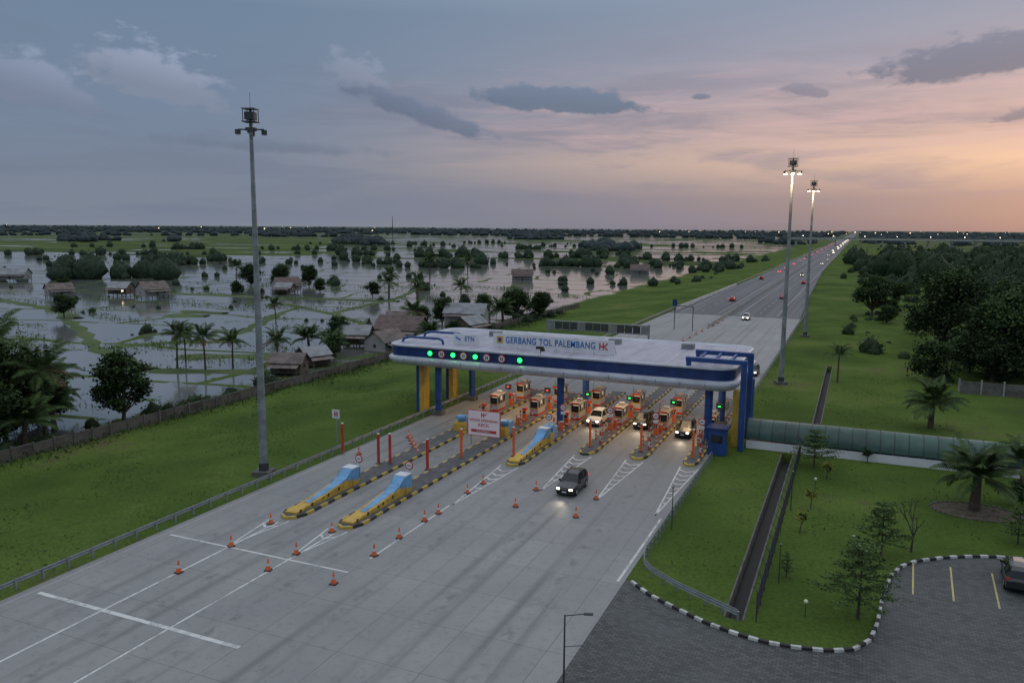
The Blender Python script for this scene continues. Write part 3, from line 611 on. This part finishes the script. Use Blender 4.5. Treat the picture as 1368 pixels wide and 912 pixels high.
dup(cw,(-41,520,.03),math.pi); dup(cw,(-24,610,.03)); dup(cb,(-27,820,.03)); dup(cr,(-43,760,.03),math.pi); dup(cw,(-25,1150,.03)); dup(cb,(-27.5,455,.03)); dup(cb,(-44,415,.03),math.pi); dup(cw,(-40.5,640,.03),math.pi); dup(cb,(-23,700,.03)); dup(cr,(-44,930,.03),math.pi)
for (x,y) in((-23.9,67.4),(-29.6,93.8),(-23.8,94.9),(-18.1,92.9)):
    L=bpy.data.lights.new('headlight_beam','SPOT'); L.energy=130; L.color=(1,.85,.62); L.spot_size=math.radians(80); L.spot_blend=.9; L.shadow_soft_size=.3
    o=link(bpy.data.objects.new('headlight_beam',L)); o.location=(x,y-.12,.82); o.rotation_euler=(math.radians(78),0,math.pi)
b=B('distant_vehicle_lights')
for i in range(14):
    y=900+i*85+rng.random()*50; x=-25-(i%2)*3; b.sph('l','head',(x-.6,y,.9),.25,n=4); b.sph('l','head',(x+.6,y,.9),.25,n=4)
for i in range(12):
    y=480+i*110; b.sph('l','tail',(-42,y,.9),.25,n=4); b.sph('l','tail',(-40.8,y,.9),.25,n=4)
b.build()
b=B('distant_town_lights')
for i in range(46):
    az=math.radians(rng.uniform(-16,14)) if i<34 else math.radians(rng.uniform(-60,-20)); r=rng.uniform(1700,3800); b.sph('l','house_light',(r*math.sin(az),r*math.cos(az),rng.uniform(14,20)),rng.uniform(.5,1.2),n=3)
b.build()
# ------------------------------------------------------------------ houses
def house(x,y,rz,Lx,Wy,h,roof,wall,stilt=0.,name='village_house',lit=False,z=-2.1,sc=.82):
    b=B(name); z0=stilt
    if stilt:
        for px in(-Lx/2+.3,0,Lx/2-.3):
            for py in(-Wy/2+.3,0,Wy/2-.3): b.box('stilts','wood',(px,py,stilt/2-.3),(.22,.22,stilt+.6))
        b.box('floor','wood',(0,0,stilt),(Lx+.5,Wy+.5,.15))
    b.box('walls',wall,(0,0,z0+h/2),(Lx,Wy,h))
    rh=Wy*.36; o=.6; e=z0+h-.15
    for sy in(-1,1):
        V=[(-Lx/2-o,sy*(Wy/2+o),e-.25),(Lx/2+o,sy*(Wy/2+o),e-.25),(Lx/2+o,0,e+rh),(-Lx/2-o,0,e+rh)]
        b.add('roof',V+[(vx,vy,vz+.1) for vx,vy,vz in V],[(0,1,2,3),(7,6,5,4),(0,4,5,1),(1,5,6,2),(3,7,4,0)],roof)
    for sx in(-1,1): b.add('gable',[(sx*Lx/2,-Wy/2,z0+h-.02),(sx*Lx/2,Wy/2,z0+h-.02),(sx*Lx/2,0,z0+h-.05+rh*.9)],[(0,1,2)],wall)
    for sy in(-1,1):
        b.box('door','wood',(0,sy*(Wy/2+.03),z0+1.),(.9,.06,1.95))
        for wx in(-Lx*.3,Lx*.3): b.box('windows','house_light' if lit and wx>0 else 'glass',(wx,sy*(Wy/2+.03),z0+1.5),(.95,.06,.85)); b.box('window_frames','white',(wx,sy*(Wy/2+.02),z0+1.5),(1.15,.05,1.05))
    for sx in(-1,1): b.box('windows','glass',(sx*(Lx/2+.03),0,z0+1.5),(.06,.9,.8))
    b.add('porch',[(-Lx/2,-Wy/2-.02,e-.35),(Lx/2,-Wy/2-.02,e-.35),(Lx/2,-Wy/2-2.4,e-.9),(-Lx/2,-Wy/2-2.4,e-.9)],[(0,1,2,3)],'rust')
    for px in(-Lx/2+.1,Lx/2-.1): b.box('porch_posts','wood',(px,-Wy/2-2.3,(e-1)/2),(.12,.12,e-.9))
    return b.build(loc=(x,y,z),rz=rz,join=False,scale=sc)
house(-366,252,.5,16,9,3.2,'tin','plaster',1.2); house(-269,202,1.2,10,7,3,'rust','plaster',1.3); house(-256,218,.3,9,7,3,'tin','wood',1.3,lit=True); house(-239,217,1.3,11,9,3.2,'rust','plaster',1.3)
house(-214,262,1.1,12,8,3.5,'terra','plaster',1.2); house(-209,255,.2,8,6,2.5,'tin','wood',1)
house(-97,193,.2,13,8,5.2,'tin','plaster',0,lit=True); house(-101,205,1.5,11,8,3.4,'tin','plaster',0); house(-110,180,.5,8,6,3,'rust','wood',1); house(-92,185,1.4,9,6,3,'tin','wood',0)
house(-98,161,.15,11,8,3.8,'terra','plaster',0,lit=True,sc=.95); house(-95,149,1.45,9,7,3,'rust','plaster',0); house(-104,151,.3,8,6,3,'tin','wood',.8); house(-107,168,.9,9,6,3,'tin','wood',.8)
house(-95.5,117,.3,7,5,2.6,'rust','wood',0.4); house(-97,126,1.2,6,5,2.5,'tin','wood',.4); house(-161,385,.4,13,9,3.4,'terra','plaster'); house(-120,470,.2,13,9,3.5,'terra','plaster')
bd=B('paddy_embankment')
def bund(pts,w=2.6):
    R=resample(pts,4)
    for i,(a,c) in enumerate(zip(R,R[1:])):
        d=(c-a).normalized(); n=Vector((-d.y,d.x,0)); w0=w*(1+.4*math.sin(i*1.7)); w1=w*(1+.4*math.sin((i+1)*1.7)); up=Vector((0,0,-1.9)); lo=Vector((0,0,-2.3))
        bd.add('b',[a-n*w0+lo,a-n*w0*.4+up,a+n*w0*.4+up,a+n*w0+lo,c-n*w1+lo,c-n*w1*.4+up,c+n*w1*.4+up,c+n*w1+lo],[(0,1,5,4),(1,2,6,5),(2,3,7,6)],'bund',True)
for p in([(-215,162),(-180,141),(-152,122),(-120,108)],[(-152,126),(-144,138),(-130,146)],[(-195,189),(-177,190)],[(-183,223),(-150,204),(-120,183),(-100,178)],[(-137,143),(-150,170),(-165,200)],[(-290,190),(-240,176),(-205,160)],[(-120,108),(-96,118)],[(-260,235),(-200,240),(-150,250)],[(-150,204),(-160,260),(-175,300)]): bund(p,random.uniform(1.2,2.6))
bund([(-128,122),(-118,128),(-106,132)],4); bund([(-190,178),(-178,182)],5)
bd.build()
# ------------------------------------------------------------------ vegetation
def quads(C,S,flat=0.0,asp=.6):
    n=len(C); u=rng.normal(size=(n,3)); u[:,2]*=(1-flat); u/=np.linalg.norm(u,axis=1)[:,None]
    v=rng.normal(size=(n,3)); v[:,2]*=(1-flat*.6); v-=u*(u*v).sum(1)[:,None]; v/=np.linalg.norm(v,axis=1)[:,None]
    S=S[:,None]; a=u*S*.5; b_=v*S*.5*asp
    return np.stack([C-a,C-b_,C+a,C+b_],1)
class Veg:
    def __init__(s,name): s.name=name; s.q=[]; s.qm=[]; s.mats=[]; s.b=B(name)
    def leaves(s,Q,mat):
        if mat not in s.mats: s.mats.append(mat)
        s.q.append(Q); s.qm.append(np.full(len(Q),s.mats.index(mat)))
    def build(s,loc=(0,0,0),rz=0,scale=1):
        V=[];F=[];mi=[];sm=[];mats=list(s.mats)
        for P in s.b.parts.values():
            o=len(V); V+=P['v']
            for k in P['mats']:
                if k not in mats: mats.append(k)
            for f,m_,q_ in zip(P['f'],P['m'],P['s']): F.append([i+o for i in f]); mi.append(mats.index(P['mats'][m_])); sm.append(q_)
        if s.q:
            Q=np.concatenate(s.q); o=len(V); V=V+Q.reshape(-1,3).tolist(); F+=(np.arange(len(Q)*4).reshape(-1,4)+o).tolist(); mi+=np.concatenate(s.qm).tolist(); sm+=[False]*len(Q)
        me=bpy.data.meshes.new(s.name); me.from_pydata(V,[],F)
        for k in mats: me.materials.append(MAT[k])
        me.polygons.foreach_set('material_index',mi); me.polygons.foreach_set('use_smooth',sm); me.update()
        o=link(bpy.data.objects.new(s.name,me)); o.location=loc; o.rotation_euler=(0,0,rz); o.scale=(scale,)*3; return o
def broadleaf(H,R,n=3000,ls=.4,name='broadleaf_tree',nc=16,trunk=.3):
    v=Veg(name); tb=H*trunk; top=Vector((rng.normal()*.2,rng.normal()*.2,tb)); v.b.tube('t','bark',[(0,0,-.2),(top.x*.4,top.y*.3,tb*.5),top],[H*.035,H*.027,H*.022],8)
    cs=[]
    for i in range(nc):
        a=rng.uniform(0,6.28); rr=R*math.sqrt(rng.random())*.8; h=H*(trunk+.12+(1-trunk-.2)*rng.random()); 
        k=1-abs((h/H-(.35+trunk))/.75); rr*=max(.35,k)
        c_=np.array([rr*math.cos(a),rr*math.sin(a),h]); cr=R*rng.uniform(.22,.4); cs.append((c_,cr))
        mid=(Vector(c_)*.5+top*.5)+Vector((0,0,-H*.03)); v.b.tube('l','bark',[top,mid,Vector(c_)],[H*.015,H*.009,H*.004],5)
    for c_,cr in cs:
        m=n//nc; d=rng.normal(size=(m,3)); d/=np.linalg.norm(d,axis=1)[:,None]; r=cr*(rng.random(m)**.45)*(1+.25*rng.normal(size=m)); P=c_+d*r[:,None]*np.array([1,1,.72])
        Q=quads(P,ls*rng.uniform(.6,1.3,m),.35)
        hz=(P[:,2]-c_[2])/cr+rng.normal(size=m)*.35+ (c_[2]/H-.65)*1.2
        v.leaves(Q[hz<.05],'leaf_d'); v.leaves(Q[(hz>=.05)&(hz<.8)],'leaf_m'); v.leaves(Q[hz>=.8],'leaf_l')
    return v
def palm(H,R,nf=20,name='palm_tree',droop=1.,tr=.16,mat='palm'):
    v=Veg(name); pts=[]
    lean=rng.uniform(-.08,.08,2)
    for i in range(7): t=i/6; pts.append(Vector((lean[0]*H*t*t,lean[1]*H*t*t,-.2+(H+.2)*t)))
    v.b.tube('trunk','bark',pts,[tr*(1.35-.5*i/6) for i in range(7)],9); top=np.array(pts[-1])
    for f in range(nf):
        az=f*2.399+rng.normal()*.15; el=rng.uniform(-.15,1.25) if f>3 else 1.3; L=R*rng.uniform(.85,1.1)
        P=[];n=9
        for i in range(n+1):
            t=i/n; e=el-droop*1.5*t*t; 
            P.append(np.array([math.cos(az)*math.cos(e),math.sin(az)*math.cos(e),math.sin(e)]))
        pp=[top]; 
        for i in range(n): pp.append(pp[-1]+P[i]*L/n)
        pp=np.array(pp); side=np.array([-math.sin(az),math.cos(az),0]); Q=[]
        for i in range(n):
            for j in (0,.33,.66):
                c_=pp[i]*(1-j)+pp[i+1]*j; t=(i+j)/n
                if t<.12: continue
                ll=R*.24*math.sin(math.pi*min(1,t*.85+.12))+.08; fw=(pp[i+1]-pp[i]); fw/=np.linalg.norm(fw)
                for sgn in(-1,1):
                    d=side*sgn*.85+fw*.45+np.array([0,0,-.45-.2*rng.random()]); d/=np.linalg.norm(d)
                    w=fw*R*.024; Q.append([c_-w,c_+d*ll*.5-w*.8,c_+d*ll,c_+d*ll*.5+w])
        v.leaves(np.array(Q),mat if (el>.0 or rng.random()<.5) else 'palmdry')
        for i in range(n): v.b.cyl('rachis','leaf_l' if el>0 else 'palmdry',pp[i],pp[i+1],.03*(1-i/n)+.01,.03*(1-(i+1)/n)+.01,3)
    return v
def layered(H,R,name='tiered_tree',ls=.2,n=2400,tiers=6):
    v=Veg(name); v.b.tube('t','bark',[(0,0,-.1),(.03,0,H*.5),(0,.03,H)],[H*.018+.02,H*.012+.015,.015],6)
    for k in range(tiers):
        z=H*(.28+.7*k/(tiers-1)*.98); rr=R*(1-.75*(k/(tiers-1))**1.2)*rng.uniform(.85,1.1); nb=6
        for bI in range(nb):
            a=bI*6.28/nb+k*.7+rng.normal()*.2; Lb=rr*rng.uniform(.75,1.1); tip=np.array([Lb*math.cos(a),Lb*math.sin(a),z+Lb*.12]); st=np.array([0,0,z-.05])
            v.b.cyl('b','bark',st,tip,.03,.008,4); m=n//(tiers*nb); t=rng.random(m)**.6; P=st+(tip-st)*t[:,None]+rng.normal(size=(m,3))*np.array([.14,.14,.03])*R*.6*(.3+t[:,None])
            Q=quads(P,ls*rng.uniform(.6,1.2,m),.8); h=rng.random(m); v.leaves(Q[h<.2],'leaf_m'); v.leaves(Q[(h>=.2)&(h<.5)],'leaf_l'); v.leaves(Q[h>=.5],'lawn_leaf')
    return v
def bare(H,name='bare_tree'):
    v=Veg(name)
    def rec(p,d,L,r,k):
        q=p+d*L; v.b.cyl('b','bark',p,q,r,r*.65,5)
        if k==0:
            if rng.random()<.7: v.leaves(quads(np.array(q)+rng.normal(size=(4,3))*.15,np.full(4,.14),.3),'leaf_m')
            return
        for i in range(3 if k>2 else 2):
            dd=(d+Vector(rng.normal(size=3))*.42+Vector((0,0,.12))).normalized(); rec(q,dd,L*rng.uniform(.6,.82),r*.65,k-1)
    rec(Vector((0,0,-.1)),Vector((.05,0,1)),H*.3,H*.022,4); return v
b=B('palm_planting_bed'); R_=resample([(11+3.6*math.cos(i*.3),79.6+2.4*math.sin(i*.3)) for i in range(22)],.5)
b.add('soil',[(11+3.5*math.cos(i*.3142),79.6+2.3*math.sin(i*.3142),.012) for i in range(20)],[tuple(range(20))],'soil')
for i,p in enumerate(R_): b.sph('stones','dconc',(p.x,p.y,.06),.16,(1,1,.7),4)
b.build()
palm(3.2,4.3,30,name='date_palm',tr=.38).build((11,80.2,0)); palm(3.4,4.3,26,name='date_palm',tr=.3).build((9.7,112,0),1.)
palm(4.6,2.6,14,tr=.12).build((-2,140,0)); palm(3.0,3.4,20,name='date_palm').build((15.8,88,0))
layered(5.2,2.8,n=5200).build((1.4,53.6,0)); layered(4.3,2.1,n=3600).build((3.0,65.2,0),1.2); layered(3.9,2.6,n=3200).build((-3.0,88.0,0),2.); layered(3.0,1.5,n=1500).build((13.2,72.5,0),2.)
bare(4.6).build((5.2,67.2,0)); layered(1.9,.7,n=700,ls=.14,name='sapling').build((-3.4,58.2,0)); 
for p in((-3.1,67.8),(-2.6,74.5),(-1.6,84)):
    v=broadleaf(1.8,.55,400,.14,'yellow_shrub',7,.45); v.leaves(quads(rng.normal(size=(260,3))*np.array([.3,.3,.25])+np.array([0,0,1.4]),np.full(260,.14),.3),'leaf_y'); v.build((*p,0))
broadleaf(1.8,.7,1200,.14,'topiary_shrub',10,.4).build((2.2,91.9,0)); broadleaf(2.2,1.8,900,.25,'shrub',8,.2).build((14.5,83.5,0))
T=[broadleaf(12.5,6,8000,.62,nc=32,trunk=.15).build((4.6,254,-.1)),broadleaf(17,10.5,14000,.7,nc=56,trunk=.12).build((19.2,193,-.2)),broadleaf(13,8,12000,.58,nc=44,trunk=.1).build((21.8,153,-.2)),broadleaf(6.5,4.9,5200,.5,nc=22,trunk=.08).build((12.4,148,0))]
for (x,y,k,s_) in((33,205,1,.8),(29,176,2,1.),(27,160,2,1.1),(12,290,0,.7),(44,215,1,.85),(30,240,0,1.),(35,150,2,1.1),(24,262,0,.7),(8,236,3,.8),(14,215,3,.8),(19,160,3,1.2),(55,190,1,.9),(10,262,3,.7),(24,183,3,1.2)):
    dup(T[k],(x,y,gz(x)-.1),rng.uniform(0,6),s_*rng.uniform(.9,1.1),name='broadleaf_tree')
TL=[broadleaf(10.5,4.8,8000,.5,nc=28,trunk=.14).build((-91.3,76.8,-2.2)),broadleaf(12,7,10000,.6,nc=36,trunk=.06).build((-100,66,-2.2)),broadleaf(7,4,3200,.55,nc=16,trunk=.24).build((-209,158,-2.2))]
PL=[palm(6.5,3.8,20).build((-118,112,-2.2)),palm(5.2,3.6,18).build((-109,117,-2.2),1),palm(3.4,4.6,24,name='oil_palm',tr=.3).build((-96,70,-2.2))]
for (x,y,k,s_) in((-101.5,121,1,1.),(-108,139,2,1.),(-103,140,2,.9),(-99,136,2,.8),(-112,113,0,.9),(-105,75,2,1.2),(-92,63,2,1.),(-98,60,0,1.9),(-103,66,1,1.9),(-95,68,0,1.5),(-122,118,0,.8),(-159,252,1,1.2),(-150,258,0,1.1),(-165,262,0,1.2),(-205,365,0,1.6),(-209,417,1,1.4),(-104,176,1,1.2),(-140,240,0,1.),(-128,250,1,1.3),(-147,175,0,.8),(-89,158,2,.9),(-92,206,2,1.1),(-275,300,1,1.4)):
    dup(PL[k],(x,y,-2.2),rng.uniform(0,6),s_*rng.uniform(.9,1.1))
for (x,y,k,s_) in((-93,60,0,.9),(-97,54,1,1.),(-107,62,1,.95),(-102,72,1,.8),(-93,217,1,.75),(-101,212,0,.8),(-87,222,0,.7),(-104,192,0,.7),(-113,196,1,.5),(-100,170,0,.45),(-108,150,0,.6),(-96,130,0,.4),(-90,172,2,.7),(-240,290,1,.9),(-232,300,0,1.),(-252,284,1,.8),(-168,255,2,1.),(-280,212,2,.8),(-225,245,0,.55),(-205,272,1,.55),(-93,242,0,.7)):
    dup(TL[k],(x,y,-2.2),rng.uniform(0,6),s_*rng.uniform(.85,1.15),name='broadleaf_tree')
# distant masses: lumpy crown domes with a scatter of leaf clumps over them
def mass(name,pts,H,n,ls,m1,m2,rr=.55,core=None,dn=8):
    v=Veg(name); pts=np.array(pts); h=np.array(H); N=len(pts)
    lev=[(.0,.75),(.3,1.),(.62,.85),(.86,.5),(.99,.12)]; V=[]; F=[]
    ring=np.zeros((N,len(lev),dn,3))
    for li,(zz,rf) in enumerate(lev):
        a=np.arange(dn)[None,:]*2*math.pi/dn+rng.uniform(0,.6,(N,1)); r=h[:,None]*rr*rf*rng.uniform(.72,1.18,(N,dn))
        ring[:,li,:,0]=pts[:,0:1]+r*np.cos(a); ring[:,li,:,1]=pts[:,1:2]+r*np.sin(a); ring[:,li,:,2]=pts[:,2:3]+h[:,None]*zz*rng.uniform(.86,1.08,(N,dn))*.95
    V=ring.reshape(-1,3).tolist(); per=len(lev)*dn
    base=[(li*dn+j,li*dn+(j+1)%dn,(li+1)*dn+(j+1)%dn,(li+1)*dn+j) for li in range(len(lev)-1) for j in range(dn)]+[tuple((len(lev)-1)*dn+j for j in range(dn))]
    for k in range(N): F+=[tuple(i+k*per for i in f) for f in base]
    v.b.add('crowns',V,F,core or m1,True)
    if n:
        P=np.repeat(pts,n,axis=0); hh=np.repeat(h,n); M_=len(P)
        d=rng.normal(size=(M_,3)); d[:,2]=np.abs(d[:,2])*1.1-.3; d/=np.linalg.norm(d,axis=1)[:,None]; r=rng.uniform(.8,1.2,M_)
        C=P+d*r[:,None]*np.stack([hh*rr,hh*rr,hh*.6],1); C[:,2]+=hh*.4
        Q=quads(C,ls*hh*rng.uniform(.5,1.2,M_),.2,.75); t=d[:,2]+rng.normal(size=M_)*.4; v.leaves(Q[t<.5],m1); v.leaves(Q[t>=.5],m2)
    return v.build()
pts=[];H=[]
def clump(cx,cy,lx,ly,n,h0,h1,rot=0):
    for i in range(n):
        a=rng.normal()*lx*.5; b_=rng.normal()*ly*.5; x=cx+a*math.cos(rot)-b_*math.sin(rot); y=cy+a*math.sin(rot)+b_*math.cos(rot)
        if -62<x<-8: continue
        pts.append((x,y,-2.4 if x<-60 else -.6)); H.append(rng.uniform(h0,h1)*rng.choice([.5,.7,.85,1.,1.3]))
clump(-350,288,34,14,24,6,11,.3); clump(-250,470,60,10,22,4,8,.2); clump(-200,530,110,10,34,4,8,.1); clump(-86,540,14,40,16,4,7); clump(-78,400,8,90,8,3,5)
clump(-160,680,120,12,36,4,8); clump(-340,640,150,14,44,5,9,.2); clump(-470,450,90,12,24,4,8,.4)
for i in range(26):
    az=math.radians(rng.uniform(-62,-8)); r=rng.uniform(520,1400); clump(r*math.sin(az),r*math.cos(az),rng.uniform(20,130),rng.uniform(4,9),int(rng.uniform(4,18)),4,7,rng.uniform(-.2,.3)-az*.8)
for i in range(48):
    clump(rng.uniform(-420,-100),rng.uniform(220,620),rng.uniform(3,14),2,int(rng.uniform(1,3)),2,4.5,.3)
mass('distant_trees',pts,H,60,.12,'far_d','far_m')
pts=[];H=[]
for i in range(50): clump(rng.uniform(-330,-98),rng.uniform(75,330),rng.uniform(1,7),1.2,int(rng.uniform(1,4)),.7,2.2,.3)
for i in range(60):
    y=rng.uniform(30,240); clump(-90+(y-60)*.02+rng.uniform(-2.5,1.0),y,1.5,3,int(rng.uniform(1,4)),.9,2.4,0)
for i in range(44): clump(rng.uniform(-1,44),rng.uniform(150,380),4,4,int(rng.uniform(1,5)),.8,3.2,0)
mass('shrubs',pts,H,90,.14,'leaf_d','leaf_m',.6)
pts=[];H=[]
clump(75,440,50,70,110,8,13); clump(130,330,40,60,50,8,13); clump(24,560,24,120,70,6,10); clump(90,700,90,200,150,7,12); clump(4,470,8,90,14,3,5)
clump(200,600,120,160,120,8,13); clump(62,280,20,30,20,7,11); clump(14,380,10,40,14,4,8)
mass('forest',pts,H,70,.12,'leaf_d','far_m')
pts=[];H=[]
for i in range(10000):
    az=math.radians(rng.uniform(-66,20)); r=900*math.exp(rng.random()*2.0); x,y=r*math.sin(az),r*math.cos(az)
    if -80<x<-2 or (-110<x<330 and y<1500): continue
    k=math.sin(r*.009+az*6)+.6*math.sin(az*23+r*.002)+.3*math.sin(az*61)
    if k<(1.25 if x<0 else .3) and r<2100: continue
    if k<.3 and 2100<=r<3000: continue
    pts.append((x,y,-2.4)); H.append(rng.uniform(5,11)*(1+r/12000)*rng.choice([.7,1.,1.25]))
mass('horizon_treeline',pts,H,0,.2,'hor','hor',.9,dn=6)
v=Veg('roadside_weeds'); n=14000
y=rng.uniform(25,240,n); x=-89+rng.normal(size=n)*2.2+(y-60)*.02; C=np.stack([x,y,-2.2+rng.random(n)*.9*np.exp(-((x+89)/3)**2)],1)
q=quads(C,rng.uniform(.25,.7,n),-.6,.35); v.leaves(q[:n//2],'weed'); v.leaves(q[n//2:],'leaf_m'); v.build()
v=Veg('reeds'); n=9000
cl=rng.uniform([-300,60],[-96,330],(150,2)); ci=rng.integers(0,150,n); C=np.concatenate([cl[ci]+rng.normal(size=(n,2))*np.array([4.5,1.2]),(-2.1+rng.random(n)*.5)[:,None]],1)
q=quads(C,rng.uniform(.4,.9,n),-.6,.35); v.leaves(q[:n//2],'weed'); v.leaves(q[n//2:],'lawn_leaf'); v.build()
v=Veg('grass_tufts'); n=26000
x=np.concatenate([rng.uniform(-86,-52.2,n*3//4),rng.uniform(-12.5,13,n//4)]); y=np.concatenate([rng.uniform(20,190,n*3//4),rng.uniform(56,150,n//4)])
kk=np.sin(x*.31+y*.17)*np.sin(y*.23-x*.11)+.5*np.sin(x*.9)*np.sin(y*.7)
ok=~((x>1.5)&(y<72)|((x>-12.5)&(y>90)&(y<97.5))|((x>-7.)&(x<-2.8)))&(kk>.0); x=x[ok]; y=y[ok]; Zg=-2.2*sst(-x,57,84)
C=np.stack([x,y,Zg+.05],1); q=quads(C,rng.uniform(.12,.34,len(x)),-.3,.4); h=len(q)//2; ix=rng.permutation(len(q)); v.leaves(q[ix[:h]],'weed'); v.leaves(q[ix[h:h+h//3]],'drygrass'); v.leaves(q[ix[h+h//3:]],'lawn_leaf'); v.build()

# ------------------------------------------------------------------ sky
W=bpy.data.worlds.new('World'); SC.world=W; W.use_nodes=True; nt=W.node_tree; g=G(nt); bg=nt.nodes['Background']
try: W.cycles.sampling_method='MANUAL'; W.cycles.sample_map_resolution=256
except Exception: pass
tc=nt.nodes.new('ShaderNodeTexCoord').outputs['Generated']; d=g.vm('NORMALIZE',tc); q=g.sep(d)
el=g.m('MULTIPLY',g.m('ARCSINE',q[2]),57.2958); az=g.m('MULTIPLY',g.m('ARCTAN2',q[0],q[1]),57.2958)
SA=14.; daz=g.m('ABSOLUTE',g.m('SUBTRACT',az,SA)); f=g.sm(daz,60.,0.)
def er(stops): return g.ramp(g.m('DIVIDE',el,40.,clamp=True),[(e/40,srgb(*c)) for e,c in stops])
cold=er([(0,(124,133,148)),(3,(117,129,149)),(8,(114,131,155)),(14,(110,131,155)),(22,(176,190,209)),(40,(220,229,242))])
warm=er([(0,(124,120,132)),(2,(154,136,140)),(4.4,(228,190,166)),(7.,(202,172,168)),(10.5,(166,160,174)),(15,(143,154,175)),(23,(188,196,212)),(40,(222,229,242))])
col=g.mix(f,cold,warm)
cv=g.comb(g.m('MULTIPLY',az,.055),g.m('MULTIPLY',el,.42),0.)
st=g.noise(cv,1.,5,.6,.4)
low=g.m('MULTIPLY',g.sm(el,-.5,1.),g.sm(el,15.,6.))
col=g.mix(g.m('MULTIPLY',g.m('MULTIPLY',g.sm(st,.45,.62),low),.66),col,g.mix(f,srgb(112,123,145),srgb(144,136,152)))
st2=g.noise(g.comb(g.m('MULTIPLY',az,.09),g.m('MULTIPLY',el,.9),3.),1.,5,.62,.5)
pk=g.m('MULTIPLY',g.sm(daz,56.,20.),g.m('MULTIPLY',g.sm(el,3.,6.),g.sm(el,12.,8.)))
col=g.mix(g.m('MULTIPLY',g.m('MULTIPLY',g.sm(st2,.45,.7),pk),.6),col,srgb(206,174,176))
cn=g.noise(g.comb(g.m('MULTIPLY',az,.5),g.m('MULTIPLY',el,.95),0.),1.,6,.58); 
def cloud(col,ca,ce,ra,re,c,dens=.9,slope=0.,soft=.5,amp=2.2,lf=.6,hi=1.22):
    da=g.m('SUBTRACT',az,ca); de=g.m('SUBTRACT',g.m('SUBTRACT',el,ce),g.m('MULTIPLY',da,slope))
    de=g.m('MULTIPLY',de,g.m('ADD',1.,g.m('MULTIPLY',g.m('LESS_THAN',de,0.),.7)))
    r=g.m('SQRT',g.m('ADD',g.m('POWER',g.m('DIVIDE',da,ra),2.),g.m('POWER',g.m('DIVIDE',de,re),2.)))
    v=g.m('ADD',g.m('SUBTRACT',1.,r),g.m('MULTIPLY',g.m('SUBTRACT',cn,.5),amp))
    lit=g.sm(de,-.3*re,1.*re); cc=g.mix(g.m('MULTIPLY',lit,lf),tuple(x*.88 for x in c),tuple(min(1,x*hi) for x in c))
    return g.mix(g.m('MULTIPLY',g.sm(v,.0,soft),dens),col,cc)
col=cloud(col,-20.3,8.5,6.6,1.3,srgb(108,123,147),.95,-.06,.3,1.5)
col=cloud(col,-46.8,8.9,4.8,2.6,srgb(136,145,167),.85,-.2,.5,2.2,1.,1.38)
col=cloud(col,-54.4,8.2,4.8,2.3,srgb(126,137,160),.8,-.25,.5,2.2,1.,1.32)
col=cloud(col,-34.2,10.,2.6,1.7,srgb(140,149,171),.8,-.3,.5)
col=cloud(col,-30.2,7.7,6.2,1.1,srgb(106,118,143),.85,-.32,.5,1.9)
col=cloud(col,-40.,5.2,9.,.8,srgb(108,120,143),.6,-.03,.8,1.9)
col=cloud(col,5.6,9.9,6.2,1.8,srgb(116,123,146),.9,.05,.4,1.8)
col=cloud(col,-10.7,8.7,1.0,.4,srgb(120,124,146),.85,0,.4)
col=cloud(col,-4.,8.8,1.6,.6,srgb(132,130,150),.7,-.1,.4)
col=cloud(col,8.4,6.8,1.6,.6,srgb(128,124,144),.8,.2,.4)
bg.inputs['Strength'].default_value=1.; g.put(bg.inputs['Color'],col)
sk=nt.nodes.new('ShaderNodeTexSky'); sk.sky_type='NISHITA'; sk.sun_disc=False; sk.sun_elevation=math.radians(3); sk.sun_rotation=math.radians(SA)
bg2=nt.nodes.new('ShaderNodeBackground'); g.l.new(sk.outputs[0],bg2.inputs[0]); bg2.inputs[1].default_value=.006
ad=nt.nodes.new('ShaderNodeAddShader'); g.l.new(bg.outputs[0],ad.inputs[0]); g.l.new(bg2.outputs[0],ad.inputs[1]); g.l.new(ad.outputs[0],nt.nodes['World Output'].inputs[0])
S=bpy.data.lights.new('sun','SUN'); S.energy=.2; S.angle=math.radians(25); S.color=(1,.75,.6); so=link(bpy.data.objects.new('sun',S))
sd=Vector((math.sin(math.radians(SA))*math.cos(.12),math.cos(math.radians(SA))*math.cos(.12),math.sin(.12))); so.rotation_euler=(-sd).to_track_quat('-Z','Y').to_euler()
# ------------------------------------------------------------------ camera (drone, 25 m up)
th=math.radians(8.18); psi=math.radians(23.4); r=.0075
Fw=Vector((-math.sin(psi)*math.cos(th),math.cos(psi)*math.cos(th),-math.sin(th))); Rt=Vector((math.cos(psi),math.sin(psi),0)); Up=Rt.cross(Fw)
R2=(Rt+Up*r).normalized(); U2=R2.cross(Fw)*1.; U2.normalize()
cd=bpy.data.cameras.new('camera'); cd.sensor_width=36; cd.lens=28.0; cd.clip_start=.5; cd.clip_end=30000
co=link(bpy.data.objects.new('camera',cd)); mt=Matrix((R2,U2,-Fw)).transposed().to_4x4(); mt.translation=(0,0,25); co.matrix_world=mt; SC.camera=co
